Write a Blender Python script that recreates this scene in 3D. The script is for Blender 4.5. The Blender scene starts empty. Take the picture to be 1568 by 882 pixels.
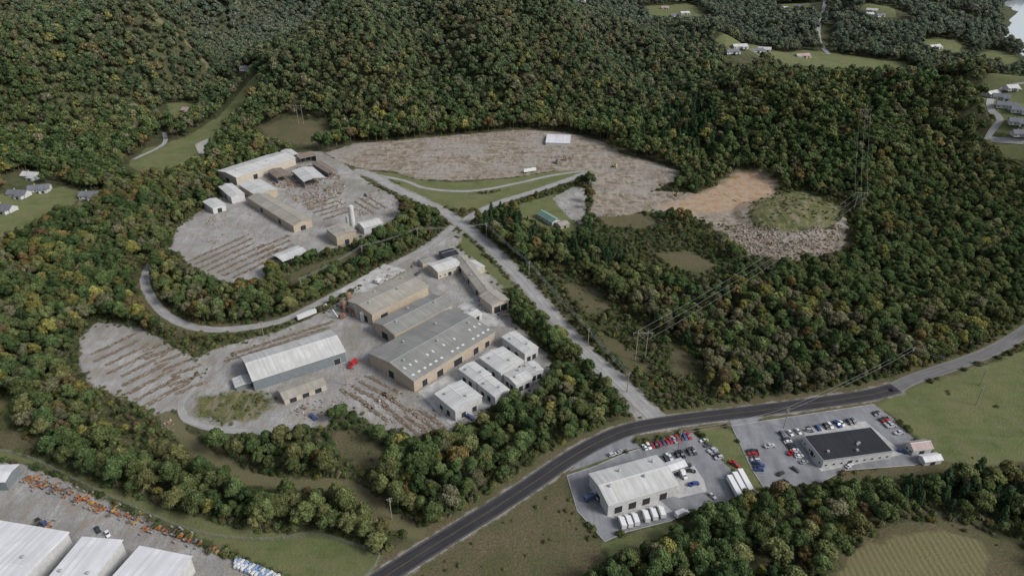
import bpy, bmesh, math, random
import numpy as np
from mathutils import Vector, Matrix
rng=np.random.default_rng(7); random.seed(7)
scene=bpy.context.scene
# ------------------------------------------------------------------ terrain and image-pixel projection
TH=math.radians(30); CH=250.0; FL=1045.3
ST,CT=math.sin(TH),math.cos(TH)
RIDGES=[ # x0,y0,h0,x1,y1,h1,R
 (-180,1110,86,-60,1150,98,310),
 (-60,1150,86,230,1180,44,290),
 (230,1180,38,420,1120,14,220),
 (-960,950,150,-860,1700,250,400),
 (-700,850,66,-600,1080,104,160),
 (-420,2050,165,-100,2150,160,430),
 (200,2250,60,800,2400,70,400),
 (400,830,44,720,760,58,240),
 (560,520,24,760,560,34,160),
 (700,1500,24,1000,1900,45,260),
 (-640,560,26,-620,300,18,220),
]
def H(x,y):
    x=np.asarray(x,float); y=np.asarray(y,float)
    acc=np.zeros(np.broadcast(x,y).shape)
    for x0,y0,h0,x1,y1,h1,R in RIDGES:
        dx,dy=x1-x0,y1-y0
        t=np.clip(((x-x0)*dx+(y-y0)*dy)/(dx*dx+dy*dy),0,1)
        d=np.hypot(x-x0-t*dx,y-y0-t*dy)
        k=np.clip(1-(d/R)**2,0,1)**1.4
        acc=acc+((h0+(h1-h0)*t)*k)**3
    z=acc**(1/3.)
    g=np.clip(z/40,0,1)
    z=z+g*(14*np.sin(x/46+1.1*np.sin(y/130))*np.sin(y/150+.9)+7*np.sin(x/24+y/61))
    d=np.hypot((x-250)/52,(y-560)/42)
    z=z+9*np.clip(1-d*d,0,1)**.8
    return z
def P(u,v,dz=0.0):
    a=(u-784)/FL; b=(v-441)/FL
    dx,dy,dzr=a,CT-b*ST,-(ST+b*CT)
    t=np.arange(120,4500,6.0)
    g=CH+dzr*t-H(dx*t,dy*t)-dz
    i=np.argmax(g<0)
    if g[i]>=0: i=len(t)-1
    lo,hi=t[i-1],t[i]
    for _ in range(14):
        m=.5*(lo+hi)
        if CH+dzr*m-float(H(dx*m,dy*m))-dz<0: hi=m
        else: lo=m
    m=.5*(lo+hi)
    return np.array([dx*m,dy*m,CH+dzr*m])
def PP(l): return np.array([P(*p)[:2] for p in l])
def sdpoly(x,y,poly,marg=30):
    out=np.full(x.shape,-float(marg))
    mn=poly.min(0)-marg; mx=poly.max(0)+marg
    m=(x>mn[0])&(x<mx[0])&(y>mn[1])&(y<mx[1])
    if not m.any(): return out
    px,py=x[m],y[m]; d=np.full(px.shape,1e9); ins=np.zeros(px.shape,bool)
    n=len(poly)
    for i in range(n):
        ax,ay=poly[i]; bx,by=poly[(i+1)%n]
        ex,ey=bx-ax,by-ay; L=ex*ex+ey*ey+1e-9
        t=np.clip(((px-ax)*ex+(py-ay)*ey)/L,0,1)
        d=np.minimum(d,np.hypot(px-ax-t*ex,py-ay-t*ey))
        c=((ay>py)!=(by>py))
        xi=ax+(py-ay)/(by-ay+1e-12)*ex
        ins^=(c&(px<xi))
    out[m]=np.clip(np.where(ins,d,-d),-marg,marg)
    return out
def sdline(x,y,pl,w,marg=30):
    out=np.full(x.shape,-float(marg))
    mn=pl.min(0)-marg-w; mx=pl.max(0)+marg+w
    m=(x>mn[0])&(x<mx[0])&(y>mn[1])&(y<mx[1])
    if not m.any(): return out
    px,py=x[m],y[m]; d=np.full(px.shape,1e9)
    for i in range(len(pl)-1):
        ax,ay=pl[i]; ex,ey=pl[i+1]-pl[i]; L=ex*ex+ey*ey+1e-9
        t=np.clip(((px-ax)*ex+(py-ay)*ey)/L,0,1)
        d=np.minimum(d,np.hypot(px-ax-t*ex,py-ay-t*ey))
    out[m]=np.clip(w/2-d,-marg,marg); return out
def vn(x,y,s,k=0.):
    x=x/s+k*3.1; y=y/s-k*1.7
    return .25*(np.sin(x*1.3+2*np.sin(y*.7+k))+np.sin(y*1.7+2*np.sin(x*.9+1+k))+np.sin(x*2.9-y*2.3+k)+np.sin(x*4.1+y*3.7+2*k))
# ------------------------------------------------------------------ node helper
def newmat(name):
    m=bpy.data.materials.new(name); m.use_nodes=True; m.node_tree.nodes.clear(); return m
class G:
    def __init__(s,nt): s.nt=nt
    def n(s,typ,ins={},**props):
        nd=s.nt.nodes.new(typ)
        for k,v in props.items(): setattr(nd,k,v)
        for k,v in ins.items():
            if isinstance(v,bpy.types.NodeSocket): s.nt.links.new(v,nd.inputs[k])
            else: nd.inputs[k].default_value=v
        return nd
    def math(s,op,a,b=0.0,c=None):
        ins={0:a,1:b}
        if c is not None: ins[2]=c
        return s.n('ShaderNodeMath',ins,operation=op).outputs[0]
    def mix(s,f,a,b,bt='MIX'):
        nd=s.nt.nodes.new('ShaderNodeMix'); nd.data_type='RGBA'; nd.blend_type=bt
        for i,v in ((0,f),(6,a),(7,b)):
            if isinstance(v,bpy.types.NodeSocket): s.nt.links.new(v,nd.inputs[i])
            else:
                nd.inputs[i].default_value=v if i==0 else (*v,1)
        return nd.outputs[2]
    def noise(s,vec,scale,detail=4,rough=.55):
        return s.n('ShaderNodeTexNoise',{'Vector':vec,'Scale':scale,'Detail':detail,'Roughness':rough}).outputs[0]
    def mr(s,v,a,b,c=0.,d=1.):
        return s.n('ShaderNodeMapRange',{0:v,1:a,2:b,3:c,4:d}).outputs[0]
    def scale(s,vec,sc,rot=(0,0,0)):
        return s.n('ShaderNodeMapping',{'Vector':vec,'Scale':sc,'Rotation':rot}).outputs[0]
    def out(s,col,rough=.9,spec=.2,bump=None,metal=0.,bs=.3,bd=.1):
        ins={'Base Color':col if isinstance(col,bpy.types.NodeSocket) else (*col,1),'Roughness':rough,'Specular IOR Level':spec,'Metallic':metal}
        p=s.n('ShaderNodeBsdfPrincipled',ins)
        if bump is not None:
            bn=s.n('ShaderNodeBump',{'Height':bump,'Strength':bs,'Distance':bd}); s.nt.links.new(bn.outputs[0],p.inputs['Normal'])
        o=s.n('ShaderNodeOutputMaterial'); s.nt.links.new(p.outputs[0],o.inputs[0]); return p
def attr(g,name,t='GEOMETRY'): return g.n('ShaderNodeAttribute',attribute_name=name,attribute_type=t)
def simple(name,col,rough=.8,spec=.3,var=.15,sc=.6,metal=0.):
    m=newmat(name); g=G(m.node_tree); tc=g.n('ShaderNodeTexCoord').outputs['Object']
    nz=g.noise(tc,sc,4,.6); f=g.mr(nz,.3,.7)
    c=g.mix(f,tuple(x*(1-var) for x in col),tuple(min(1,x*(1+var)) for x in col))
    g.out(c,rough,spec,metal=metal); return m
# ------------------------------------------------------------------ polygons (outlines in image pixels, projected through the camera onto the terrain)
RUBP=[(1100,345),(1160,345),(1225,355),(1290,345),(1285,390),(1220,398),(1150,392),(1105,370)]
CL={}
CL['lawn']=[
 [(597,279),(640,299),(690,321),(735,321),(790,301),(860,281),(893,268),(870,266),(800,285),(740,298),(680,298),(630,286)],
 [(560,262),(600,265),(640,276),(700,280),(780,274),(850,262),(897,262),(890,270),(800,287),(700,300),(640,292)],
 [(790,316),(850,297),(880,300),(893,345),(870,362),(830,347),(800,332)],
 [(690,358),(712,360),(755,405),(790,440),(770,442),(720,400)],
 [(195,252),(222,228),(285,210),(318,190),(360,150),(378,128),(404,104),(390,150),(358,188),(338,214),(305,250),(255,264),(212,264)],
 [(-30,300),(60,293),(112,283),(126,300),(92,330),(50,355),(10,374),(-30,374)],
 [(1342,618),(1400,592),(1470,572),(1568,537),(1640,520),(1640,700),(1500,712),(1440,702),(1404,668),(1370,640)],
 [(1168,82),(1230,76),(1388,96),(1390,112),(1300,121),(1190,106)],
 [(1510,214),(1590,195),(1590,252),(1540,242)],
 [(1490,84),(1530,76),(1565,92),(1510,107)],
 [(1072,658),(1117,654),(1150,712),(1168,745),(1150,752),(1120,715),(1086,685)],
 [(925,830),(1030,797),(1055,806),(960,850),(930,856)],
 [(888,713),(940,690),(985,676),(932,706),(895,719)],
 [(-30,680),(50,698),(200,760),(330,800),(400,818),(500,812),(585,850),(560,900),(440,882),(360,845),(200,775),(60,712),(-30,700)],
 [(-30,455),(25,462),(40,472),(-30,490)],[(0,610),(25,600),(30,640),(0,660)],
 [(970,12),(1060,6),(1085,26),(1000,32)],[(1095,62),(1180,70),(1172,90),(1105,86)],
 [(1415,60),(1475,64),(1468,84),(1412,80)],[(255,158),(305,158),(305,180),(262,180)],
 [(1315,10),(1362,8),(1372,28),(1328,30)],[(1500,130),(1590,120),(1590,200),(1530,205),(1505,170)],
 [(1175,8),(1235,4),(1240,18),(1190,22)],[(1425,120),(1480,128),(1470,142),(1430,136)],
]
CL['meadow']=[
 [(612,890),(700,840),(760,800),(830,748),(866,738),(890,790),(920,830),(932,860),(890,890),(880,930),(600,930)],
 [(1380,795),(1480,800),(1590,850),(1600,920),(1230,920),(1290,850)],
 [(1422,700),(1590,690),(1590,712),(1440,722),(1380,735),(1250,742),(1290,724)],
 [(330,545),(420,510),(500,498),(515,505),(440,520),(350,552)],
 [(900,322),(960,320),(1010,338),(990,352),(930,346)],
 [(0,650),(30,655),(60,690),(-20,690)],
 [(440,420),(520,390),(556,380),(545,395),(480,425),(445,440)],
 [(862,432),(905,440),(940,475),(905,482),(875,460)],
 [(1000,388),(1050,384),(1100,405),(1080,420),(1030,412)],
 [(905,500),(950,520),(1000,570),(960,568),(925,530)],
 [(1020,520),(1060,540),(1070,580),(1035,570)],
 [(1440,590),(1500,605),(1568,632),(1568,642),(1490,618),(1440,602)],
 [(500,655),(560,665),(600,700),(570,720),(520,700)],
 [(395,195),(440,180),(500,190),(515,212),(470,222),(420,215)],
]
CL['gravel']=[
 [(296,548),(350,528),(430,506),(490,480),(540,450),(580,418),(620,394),(655,372),(680,352),(712,355),(700,378),(735,405),(770,440),(784,490),(812,515),(840,545),(846,575),(830,600),(785,608),(765,622),(725,642),(690,662),(640,670),(590,658),(555,640),(520,622),(500,652),(420,662),(330,658),(283,645),(270,622),(290,600),(312,580)],
 [(150,493),(210,500),(250,520),(292,545),(312,570),(300,600),(270,628),(240,635),(200,615),(140,590),(120,560),(123,515)],
 [(335,305),(300,328),(270,350),(262,378),(285,402),(340,434),(400,427),(430,402),(480,388),(530,377),(600,347),(622,322),(604,300),(565,280),(525,250),(490,232),(440,235),(400,260),(360,285)],
 [(1000,645),(975,642),(955,620),(975,605),(1005,625),(1018,640)],
 [(845,303),(880,285),(900,290),(898,330),(888,347),(868,330)],
 [(-40,700),(40,712),(160,765),(300,835),(450,890),(450,1000),(-200,1000),(-200,700)],
]
CL['redfill']=[
 [(498,234),(545,220),(600,216),(700,207),(800,199),(870,203),(925,218),(950,235),(1000,248),(1040,262),(1030,280),(1002,292),(1060,296),(1110,300),(1150,310),(1145,335),(1160,350),(1215,355),(1275,350),(1292,330),(1300,350),(1290,385),(1220,400),(1150,392),(1105,370),(1090,345),(1050,326),(980,325),(945,332),(905,330),(905,280),(895,262),(850,262),(780,272),(700,277),(640,275),(600,262),(560,260),(520,248)],
]
CL['orange']=[
 [(1010,318),(1060,300),(1095,285),(1130,262),(1160,262),(1193,280),(1185,300),(1150,315),(1110,325),(1060,328)],
]
CL['cap']=[
 [(300,606),(340,600),(400,602),(424,614),(392,640),(330,650),(295,636)],
 [(1145,318),(1180,300),(1230,292),(1290,318),(1275,348),(1215,356),(1160,350)],
]
CL['plow']=[[(1310,840),(1380,820),(1440,812),(1498,826),(1515,850),(1500,900),(1480,950),(1280,950),(1280,885)]]
CL['path']=[]
CLW={k:[PP(p) for p in v] for k,v in CL.items()}
RUBW=PP(RUBP)
PATHL=[(PP([(255,636),(300,690),(385,732),(450,742),(530,742),(570,768),(606,800),(640,815)]),8)]
PATHL.append((PP([(120,330),(125,298),(105,284)]),4))
PATHL.append((PP([(365,128),(335,122),(318,100),(290,70),(240,30),(200,0)]),10))
ROADS={
 'main':([(520,930),(575,892),(640,850),(700,813),(760,776),(820,737),(870,703),(920,675),(970,656),(1050,642),(1150,630),(1250,617),(1330,605),(1372,594)],9.5),
 'mainb':([(1368,595),(1400,580),(1450,563),(1500,545),(1540,526),(1580,500),(1640,455)],8.5),
 'access':([(1012,648),(985,622),(950,587),(900,542),(862,502),(830,465),(790,420),(752,380),(724,356),(702,340),(682,326),(640,304),(600,286),(578,272),(550,262)],10.5),
 'branch':([(706,345),(722,331),(760,312),(810,296),(860,279),(898,265)],8.5),
 'loop':([(694,346),(662,374),(605,404),(545,434),(490,463),(440,488),(390,500),(330,505),(285,498),(250,478),(228,450),(222,425),(235,400),(255,385),(275,378)],7.0),
 'arc':([(575,268),(620,277),(650,288),(700,293),(745,290),(800,279),(850,268),(895,262)],5),
 'lower':([(300,592),(278,618),(288,642),(330,656),(390,661),(450,655)],5.0),
 'far_a':([(1270,84),(1253,50),(1262,0),(1240,-20)],8.0),
 'far_b':([(1568,218),(1512,212),(1532,185),(1515,160),(1530,140),(1568,128)],7.0),
 'far_c':([(205,245),(250,222),(252,204)],5.0),
}
def catmull(p,step=3.0):
    p=np.array(p); q=[p[0]*2-p[1]]+list(p)+[p[-1]*2-p[-2]]; out=[]
    for i in range(1,len(q)-2):
        L=np.linalg.norm(q[i+1]-q[i]); n=max(1,int(L/step))
        for j in range(n):
            t=j/n; a,b,c,d=q[i-1],q[i],q[i+1],q[i+2]
            out.append(.5*((2*b)+(c-a)*t+(2*a-5*b+4*c-d)*t*t+(3*b-a-3*c+d)*t**3))
    out.append(q[-2]); return np.array(out)
RW={k:(catmull(PP(v[0]),8 if k.startswith('far') else 3),v[1]) for k,v in ROADS.items()}
LOTA=PP([(868,728),(905,716),(960,693),(1060,663),(1080,683),(1122,722),(1150,752),(1110,772),(1050,785),(1028,797),(960,814),(926,829),(884,782)])
LOTB=PP([(1120,652),(1338,619),(1365,640),(1400,673),(1428,702),(1400,712),(1292,720),(1258,738),(1172,750),(1152,720)])
WATER=[PP([(1526,4),(1610,-5),(1650,80),(1575,94),(1538,62)]),PP([(298,222),(318,213),(334,221),(326,238),(304,236)])]
# ------------------------------------------------------------------ ground
def axis(a,b,st,lo,hi,g=1.04):
    c=list(np.arange(a,b+.01,st)); s=st; v=c[-1]
    while v<hi: s*=g; v+=s; c.append(v)
    s=st; v=a; l=[]
    while v>lo: s*=g; v-=s; l.append(v)
    return np.array(l[::-1]+c)
gx=axis(-430,480,1.7,-3200,3200); gy=axis(130,880,1.7,-500,5200)
X,Y=np.meshgrid(gx,gy); nx,ny=len(gx),len(gy); xf,yf=X.ravel(),Y.ravel()
zf=H(xf,yf)
def gridmesh(name,co,nx,ny):
    me=bpy.data.meshes.new(name); me.vertices.add(nx*ny); me.vertices.foreach_set('co',co.astype(np.float32).ravel())
    i=np.arange(nx*ny).reshape(ny,nx)
    q=np.stack([i[:-1,:-1],i[:-1,1:],i[1:,1:],i[1:,:-1]],-1).reshape(-1,4)
    nf=len(q); me.loops.add(nf*4); me.loops.foreach_set('vertex_index',q.astype(np.int32).ravel())
    me.polygons.add(nf); me.polygons.foreach_set('loop_start',np.arange(0,nf*4,4,dtype=np.int32))
    me.polygons.foreach_set('loop_total',np.full(nf,4,dtype=np.int32)); me.update(calc_edges=True)
    me.polygons.foreach_set('use_smooth',np.ones(nf,bool)); return me
ground_me=gridmesh('ground',np.stack([xf,yf,zf],1),nx,ny)
SD={}
for k,pl in CLW.items():
    a=np.full(xf.shape,-30.)
    for p in pl: a=np.maximum(a,sdpoly(xf,yf,p))
    SD[k]=a
for pl,w in PATHL: SD['path']=np.maximum(SD['path'],sdline(xf,yf,pl,w))
SD['meadow']=np.maximum(SD['meadow'],sdline(xf,yf,RW['main'][0],22)); 
for k in('mainb','access','branch','loop'): SD['meadow']=np.maximum(SD['meadow'],sdline(xf,yf,RW[k][0],RW[k][1]+7))
SD['gravel']=np.maximum(SD['gravel'],sdline(xf,yf,RW['access'][0],13))
SD['gravel']=np.maximum(SD['gravel'],sdline(xf,yf,RW['main'][0],10.8))
for k,a in SD.items():
    at=ground_me.attributes.new('sd_'+k,'FLOAT','POINT'); at.data.foreach_set('value',a.astype(np.float32))
ground=bpy.data.objects.new('ground',ground_me); scene.collection.objects.link(ground)
m=newmat('ground_cover'); g=G(m.node_tree)
pos=g.n('ShaderNodeNewGeometry').outputs['Position']
nA=g.noise(pos,.018,3); nB=g.noise(pos,.13,4,.6); nC=g.noise(pos,.9,3,.65); nD=g.noise(pos,.045,5,.65); nE=g.noise(g.scale(pos,(1,.25,1),(0,0,.7)),.25,4,.7); nF=g.noise(pos,3.2,2,.7); nH=g.noise(g.scale(pos,(.18,1,1),(0,0,.12)),.16,4,.7)
col=g.mix(g.mr(nB,.35,.65),(.040,.048,.022),(.092,.086,.048))
col=g.mix(g.mr(nD,.5,.7),col,(.065,.085,.034))
edge=g.math('ADD',g.math('MULTIPLY',g.math('SUBTRACT',nB,.5),16.),g.math('MULTIPLY',g.math('SUBTRACT',nC,.5),6.))
edgeS=g.math('ADD',g.math('MULTIPLY',g.math('SUBTRACT',nB,.5),8.),g.math('MULTIPLY',g.math('SUBTRACT',nC,.5),4.))
def layer(col,key,c,e=edge,w=.8):
    f=g.mr(g.math('ADD',attr(g,'sd_'+key).outputs['Fac'],e),-w,w)
    return g.mix(f,col,c)
mead=g.mix(g.mr(nD,.38,.62),(.092,.098,.042),(.155,.122,.078)); mead=g.mix(g.mr(nC,.38,.66),mead,(.07,.064,.036)); mead=g.mix(g.mr(nF,.5,.75,0,.5),mead,(.19,.16,.10)); mead=g.mix(g.mr(nE,.5,.7,0,.5),mead,(.07,.085,.036))
lawn=g.mix(g.mr(nD,.38,.62),(.088,.115,.042),(.150,.150,.070)); lawn=g.mix(g.mr(nB,.42,.68,0,.7),lawn,(.175,.158,.094)); lawn=g.mix(g.mr(nC,.38,.7,0,.5),lawn,(.07,.09,.034)); lawn=g.mix(g.mr(nH,.45,.65,0,.55),lawn,(.13,.158,.062)); lawn=g.mix(g.mr(nF,.5,.8,0,.3),lawn,(.18,.178,.095))
grav=g.mix(g.mr(nD,.38,.62),(.245,.24,.232),(.375,.37,.362)); grav=g.mix(g.mr(nE,.45,.66,0,.75),grav,(.19,.168,.14)); grav=g.mix(g.mr(nC,.48,.68,0,.6),grav,(.16,.15,.135))
grav=g.mix(g.mr(nB,.51,.64,0,.7),grav,(.25,.205,.16)); grav=g.mix(g.mr(nF,.5,.72,0,.45),grav,(.47,.465,.455)); grav=g.mix(g.mr(nA,.52,.64,0,.45),grav,(.165,.155,.115))
red=g.mix(g.mr(nD,.40,.60),(.235,.19,.155),(.33,.285,.245)); red=g.mix(g.mr(nH,.44,.62,0,.8),red,(.165,.125,.095)); red=g.mix(g.mr(nC,.5,.68,0,.75),red,(.40,.365,.325)); red=g.mix(g.mr(nB,.50,.60,0,.85),red,(.125,.118,.065)); red=g.mix(g.mr(nF,.48,.68,0,.6),red,(.125,.10,.08)); red=g.mix(g.mr(nE,.52,.62,0,.65),red,(.36,.315,.26)); red=g.mix(g.mr(nA,.5,.60,0,.45),red,(.30,.285,.27))
org=g.mix(g.mr(nB,.38,.62),(.34,.20,.10),(.40,.32,.235)); org=g.mix(g.mr(nC,.45,.66,0,.75),org,(.19,.125,.08)); org=g.mix(g.mr(nE,.46,.62,0,.8),org,(.34,.28,.22))
wv=g.n('ShaderNodeTexWave',{'Vector':pos,'Scale':.11,'Distortion':9.,'Detail':2.,'Detail Scale':.15},wave_type='BANDS').outputs['Fac']
plow=g.mix(g.mr(wv,.1,.9),(.135,.13,.062),(.20,.178,.098)); plow=g.mix(g.mr(nC,.4,.7,0,.5),plow,(.11,.11,.05)); plow=g.mix(g.mr(nB,.45,.65,0,.6),plow,(.17,.15,.085))
cap=g.mix(g.mr(nB,.4,.6),(.075,.092,.034),(.15,.145,.06)); cap=g.mix(g.mr(nC,.48,.66,0,.8),cap,(.05,.052,.03)); cap=g.mix(g.mr(nE,.5,.62,0,.7),cap,(.24,.20,.15))
pth=g.mix(nC,(.155,.13,.08),(.115,.118,.055))
col=layer(col,'meadow',mead); col=layer(col,'lawn',lawn,edgeS); col=layer(col,'gravel',grav,edgeS)
col=layer(col,'redfill',red,edge); col=layer(col,'orange',org,edge,6.); col=layer(col,'cap',cap,edge,2.5); col=layer(col,'plow',plow,edgeS); col=layer(col,'path',pth,edgeS)
g.out(col,.95,.1,bump=g.math('ADD',nC,g.math('MULTIPLY',nF,.5)),bs=.8,bd=.7)
ground_me.materials.append(m)
# ------------------------------------------------------------------ mesh builder
class MB:
    def __init__(s): s.v=[]; s.f=[]; s.m=[]
    def add(s,v,f,mat=0,M=None):
        o=len(s.v)
        for p in v:
            p=Vector(p); s.v.append(tuple(M@p) if M else tuple(p))
        for q in f: s.f.append([o+i for i in q]); s.m.append(mat)
    def box(s,c,sz,mat=0,rz=0.,top=1.,M=None,ry=0.):
        x,y,z=[k/2 for k in sz]; t=top
        v=[(-x,-y,-z),(x,-y,-z),(x,y,-z),(-x,y,-z),(-x*t,-y*t,z),(x*t,-y*t,z),(x*t,y*t,z),(-x*t,y*t,z)]
        T=Matrix.Translation(c)@Matrix.Rotation(rz,4,'Z')@Matrix.Rotation(ry,4,'Y')
        if M: T=M@T
        s.add(v,[(0,3,2,1),(4,5,6,7),(0,1,5,4),(1,2,6,5),(2,3,7,6),(3,0,4,7)],mat,T)
    def cyl(s,c,r,h,mat=0,n=12,r2=None,axis='Z',M=None):
        r2=r if r2 is None else r2; v=[];
        for k,(rr,z) in enumerate(((r,-h/2),(r2,h/2))):
            for i in range(n): a=2*math.pi*i/n; v.append((rr*math.cos(a),rr*math.sin(a),z))
        f=[(i,(i+1)%n,n+(i+1)%n,n+i) for i in range(n)]+[tuple(range(n-1,-1,-1)),tuple(range(n,2*n))]
        T=Matrix.Translation(c)
        if axis=='Y': T=T@Matrix.Rotation(math.pi/2,4,'X')
        if axis=='X': T=T@Matrix.Rotation(math.pi/2,4,'Y')
        if M: T=M@T
        s.add(v,f,mat,T)
    def prof(s,pr,a,b,mat=0,ax='x'):
        n=len(pr); v=[]
        for t in(a,b):
            for (p,z) in pr: v.append((t,p,z) if ax=='x' else (p,t,z))
        f=[(i,(i+1)%n,n+(i+1)%n,n+i) for i in range(n)]+[tuple(range(n-1,-1,-1)),tuple(range(n,2*n))]
        s.add(v,f,mat)
    def beam(s,a,b,w,mat=0):
        a,b=Vector(a),Vector(b); d=b-a; L=d.length
        T=Matrix.Translation((a+b)/2)@d.to_track_quat('Z','Y').to_matrix().to_4x4()
        x=w/2; z=L/2
        s.add([(-x,-x,-z),(x,-x,-z),(x,x,-z),(-x,x,-z),(-x,-x,z),(x,-x,z),(x,x,z),(-x,x,z)],[(0,3,2,1),(4,5,6,7),(0,1,5,4),(1,2,6,5),(2,3,7,6),(3,0,4,7)],mat,T)
    def mesh(s,name,mats,recalc=True):
        me=bpy.data.meshes.new(name); me.from_pydata(s.v,[],s.f)
        for mm in mats: me.materials.append(mm)
        me.polygons.foreach_set('material_index',s.m); 
        if recalc:
            bm=bmesh.new(); bm.from_mesh(me); bmesh.ops.recalc_face_normals(bm,faces=bm.faces); bm.to_mesh(me); bm.free()
        me.update(); return me
    def obj(s,name,mats,parent=None,loc=(0,0,0),rz=0.):
        o=bpy.data.objects.new(name,s.mesh(name,mats)); scene.collection.objects.link(o); o.location=loc; o.rotation_euler=(0,0,rz)
        if parent: o.parent=parent
        return o
# ------------------------------------------------------------------ materials
def roofmat(name,col,dirt=(.25,.2,.15),amt=.35,rough=.55,sp=.3):
    m=newmat(name); g=G(m.node_tree); tc=g.n('ShaderNodeTexCoord').outputs['Object']
    sx=g.n('ShaderNodeSeparateXYZ',{0:tc})
    wn=g.n('ShaderNodeTexWhiteNoise',{'W':g.math('FLOOR',g.math('MULTIPLY',sx.outputs[0],.9))},noise_dimensions='1D').outputs[0]
    c=g.mix(wn,tuple(x*.84 for x in col),tuple(min(1,x*1.06) for x in col))
    st=g.noise(g.scale(tc,(1,.12,.12)),.9,4,.7); c=g.mix(g.mr(st,.45,.68,0,amt),c,dirt)
    c=g.mix(g.mr(g.noise(tc,.09,4),.42,.60,0,amt*1.2),c,tuple(x*.65 for x in col))
    seam=g.math('LESS_THAN',g.math('FRACT',g.math('MULTIPLY',sx.outputs[0],.9)),.1); c=g.mix(g.math('MULTIPLY',seam,.25),c,tuple(x*.5 for x in col))
    g.out(c,rough,sp,bump=seam,bs=.3,bd=.06); return m
R_WHITE=roofmat('white_metal_roof',(.50,.50,.49),amt=.36)
R_BRIGHT=roofmat('bright_membrane_roof',(.62,.62,.64),dirt=(.42,.42,.41),amt=.3)
R_GREY=roofmat('weathered_grey_roof',(.235,.236,.22),dirt=(.165,.145,.12),amt=.45)
R_TAN=roofmat('tan_metal_roof',(.33,.305,.26),dirt=(.21,.17,.13),amt=.45)
R_DARK=roofmat('charcoal_roof',(.034,.035,.042),dirt=(.055,.055,.06),amt=.25,rough=.95,sp=.08)
R_BROWN=roofmat('rusty_roof',(.20,.155,.125),dirt=(.18,.10,.065),amt=.5)
R_GREEN=roofmat('green_metal_roof',(.10,.20,.16),amt=.2)
R_PINK=roofmat('faded_red_roof',(.36,.27,.25),amt=.2)
R_SHING=roofmat('shingle_roof',(.13,.14,.16),amt=.2,rough=.9)
W_TAN=simple('tan_metal_wall',(.34,.285,.215),.7); W_GREY=simple('blue_grey_wall',(.15,.17,.18),.6); W_WHITE=simple('white_wall',(.42,.42,.41),.7)
W_DKG=simple('dark_grey_wall',(.13,.135,.14),.7); W_BEIGE=simple('beige_block_wall',(.38,.34,.28),.8)
DARK=simple('dark_opening_panel',(.03,.03,.032),.8,.2); GLASS=simple('window_glass',(.03,.04,.05),.12,.6,.1); TRIM=simple('white_trim',(.55,.55,.53),.5)  # DARK: solid door panels coloured to stand in for shaded openings
SKYL=simple('skylight_panel',(.52,.54,.54),.35,.4,.05); STEEL=simple('galvanised_steel',(.35,.36,.37),.45,.5,.15,2.,.3); RUST=simple('rusty_steel',(.2,.12,.08),.8,.2,.4,1.)
CONC=simple('concrete_slab',(.365,.36,.35),.9,.2,.3,.2); WOODL=simple('pole_timber',(.24,.21,.18),.9,.1,.2); RUB=simple('tyre_rubber',(.02,.02,.02),.85,.2)
YEL=simple('yellow_line_paint',(.17,.135,.05),.7,.2,.3,2.); WLINE=simple('white_line_paint',(.42,.42,.41),.7,.2,.3,2.); ELINE=simple('worn_edge_line',(.20,.20,.20),.7,.2,.4,2.)
WHITEP=simple('white_paint',(.65,.65,.65),.4,.4,.06)
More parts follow.
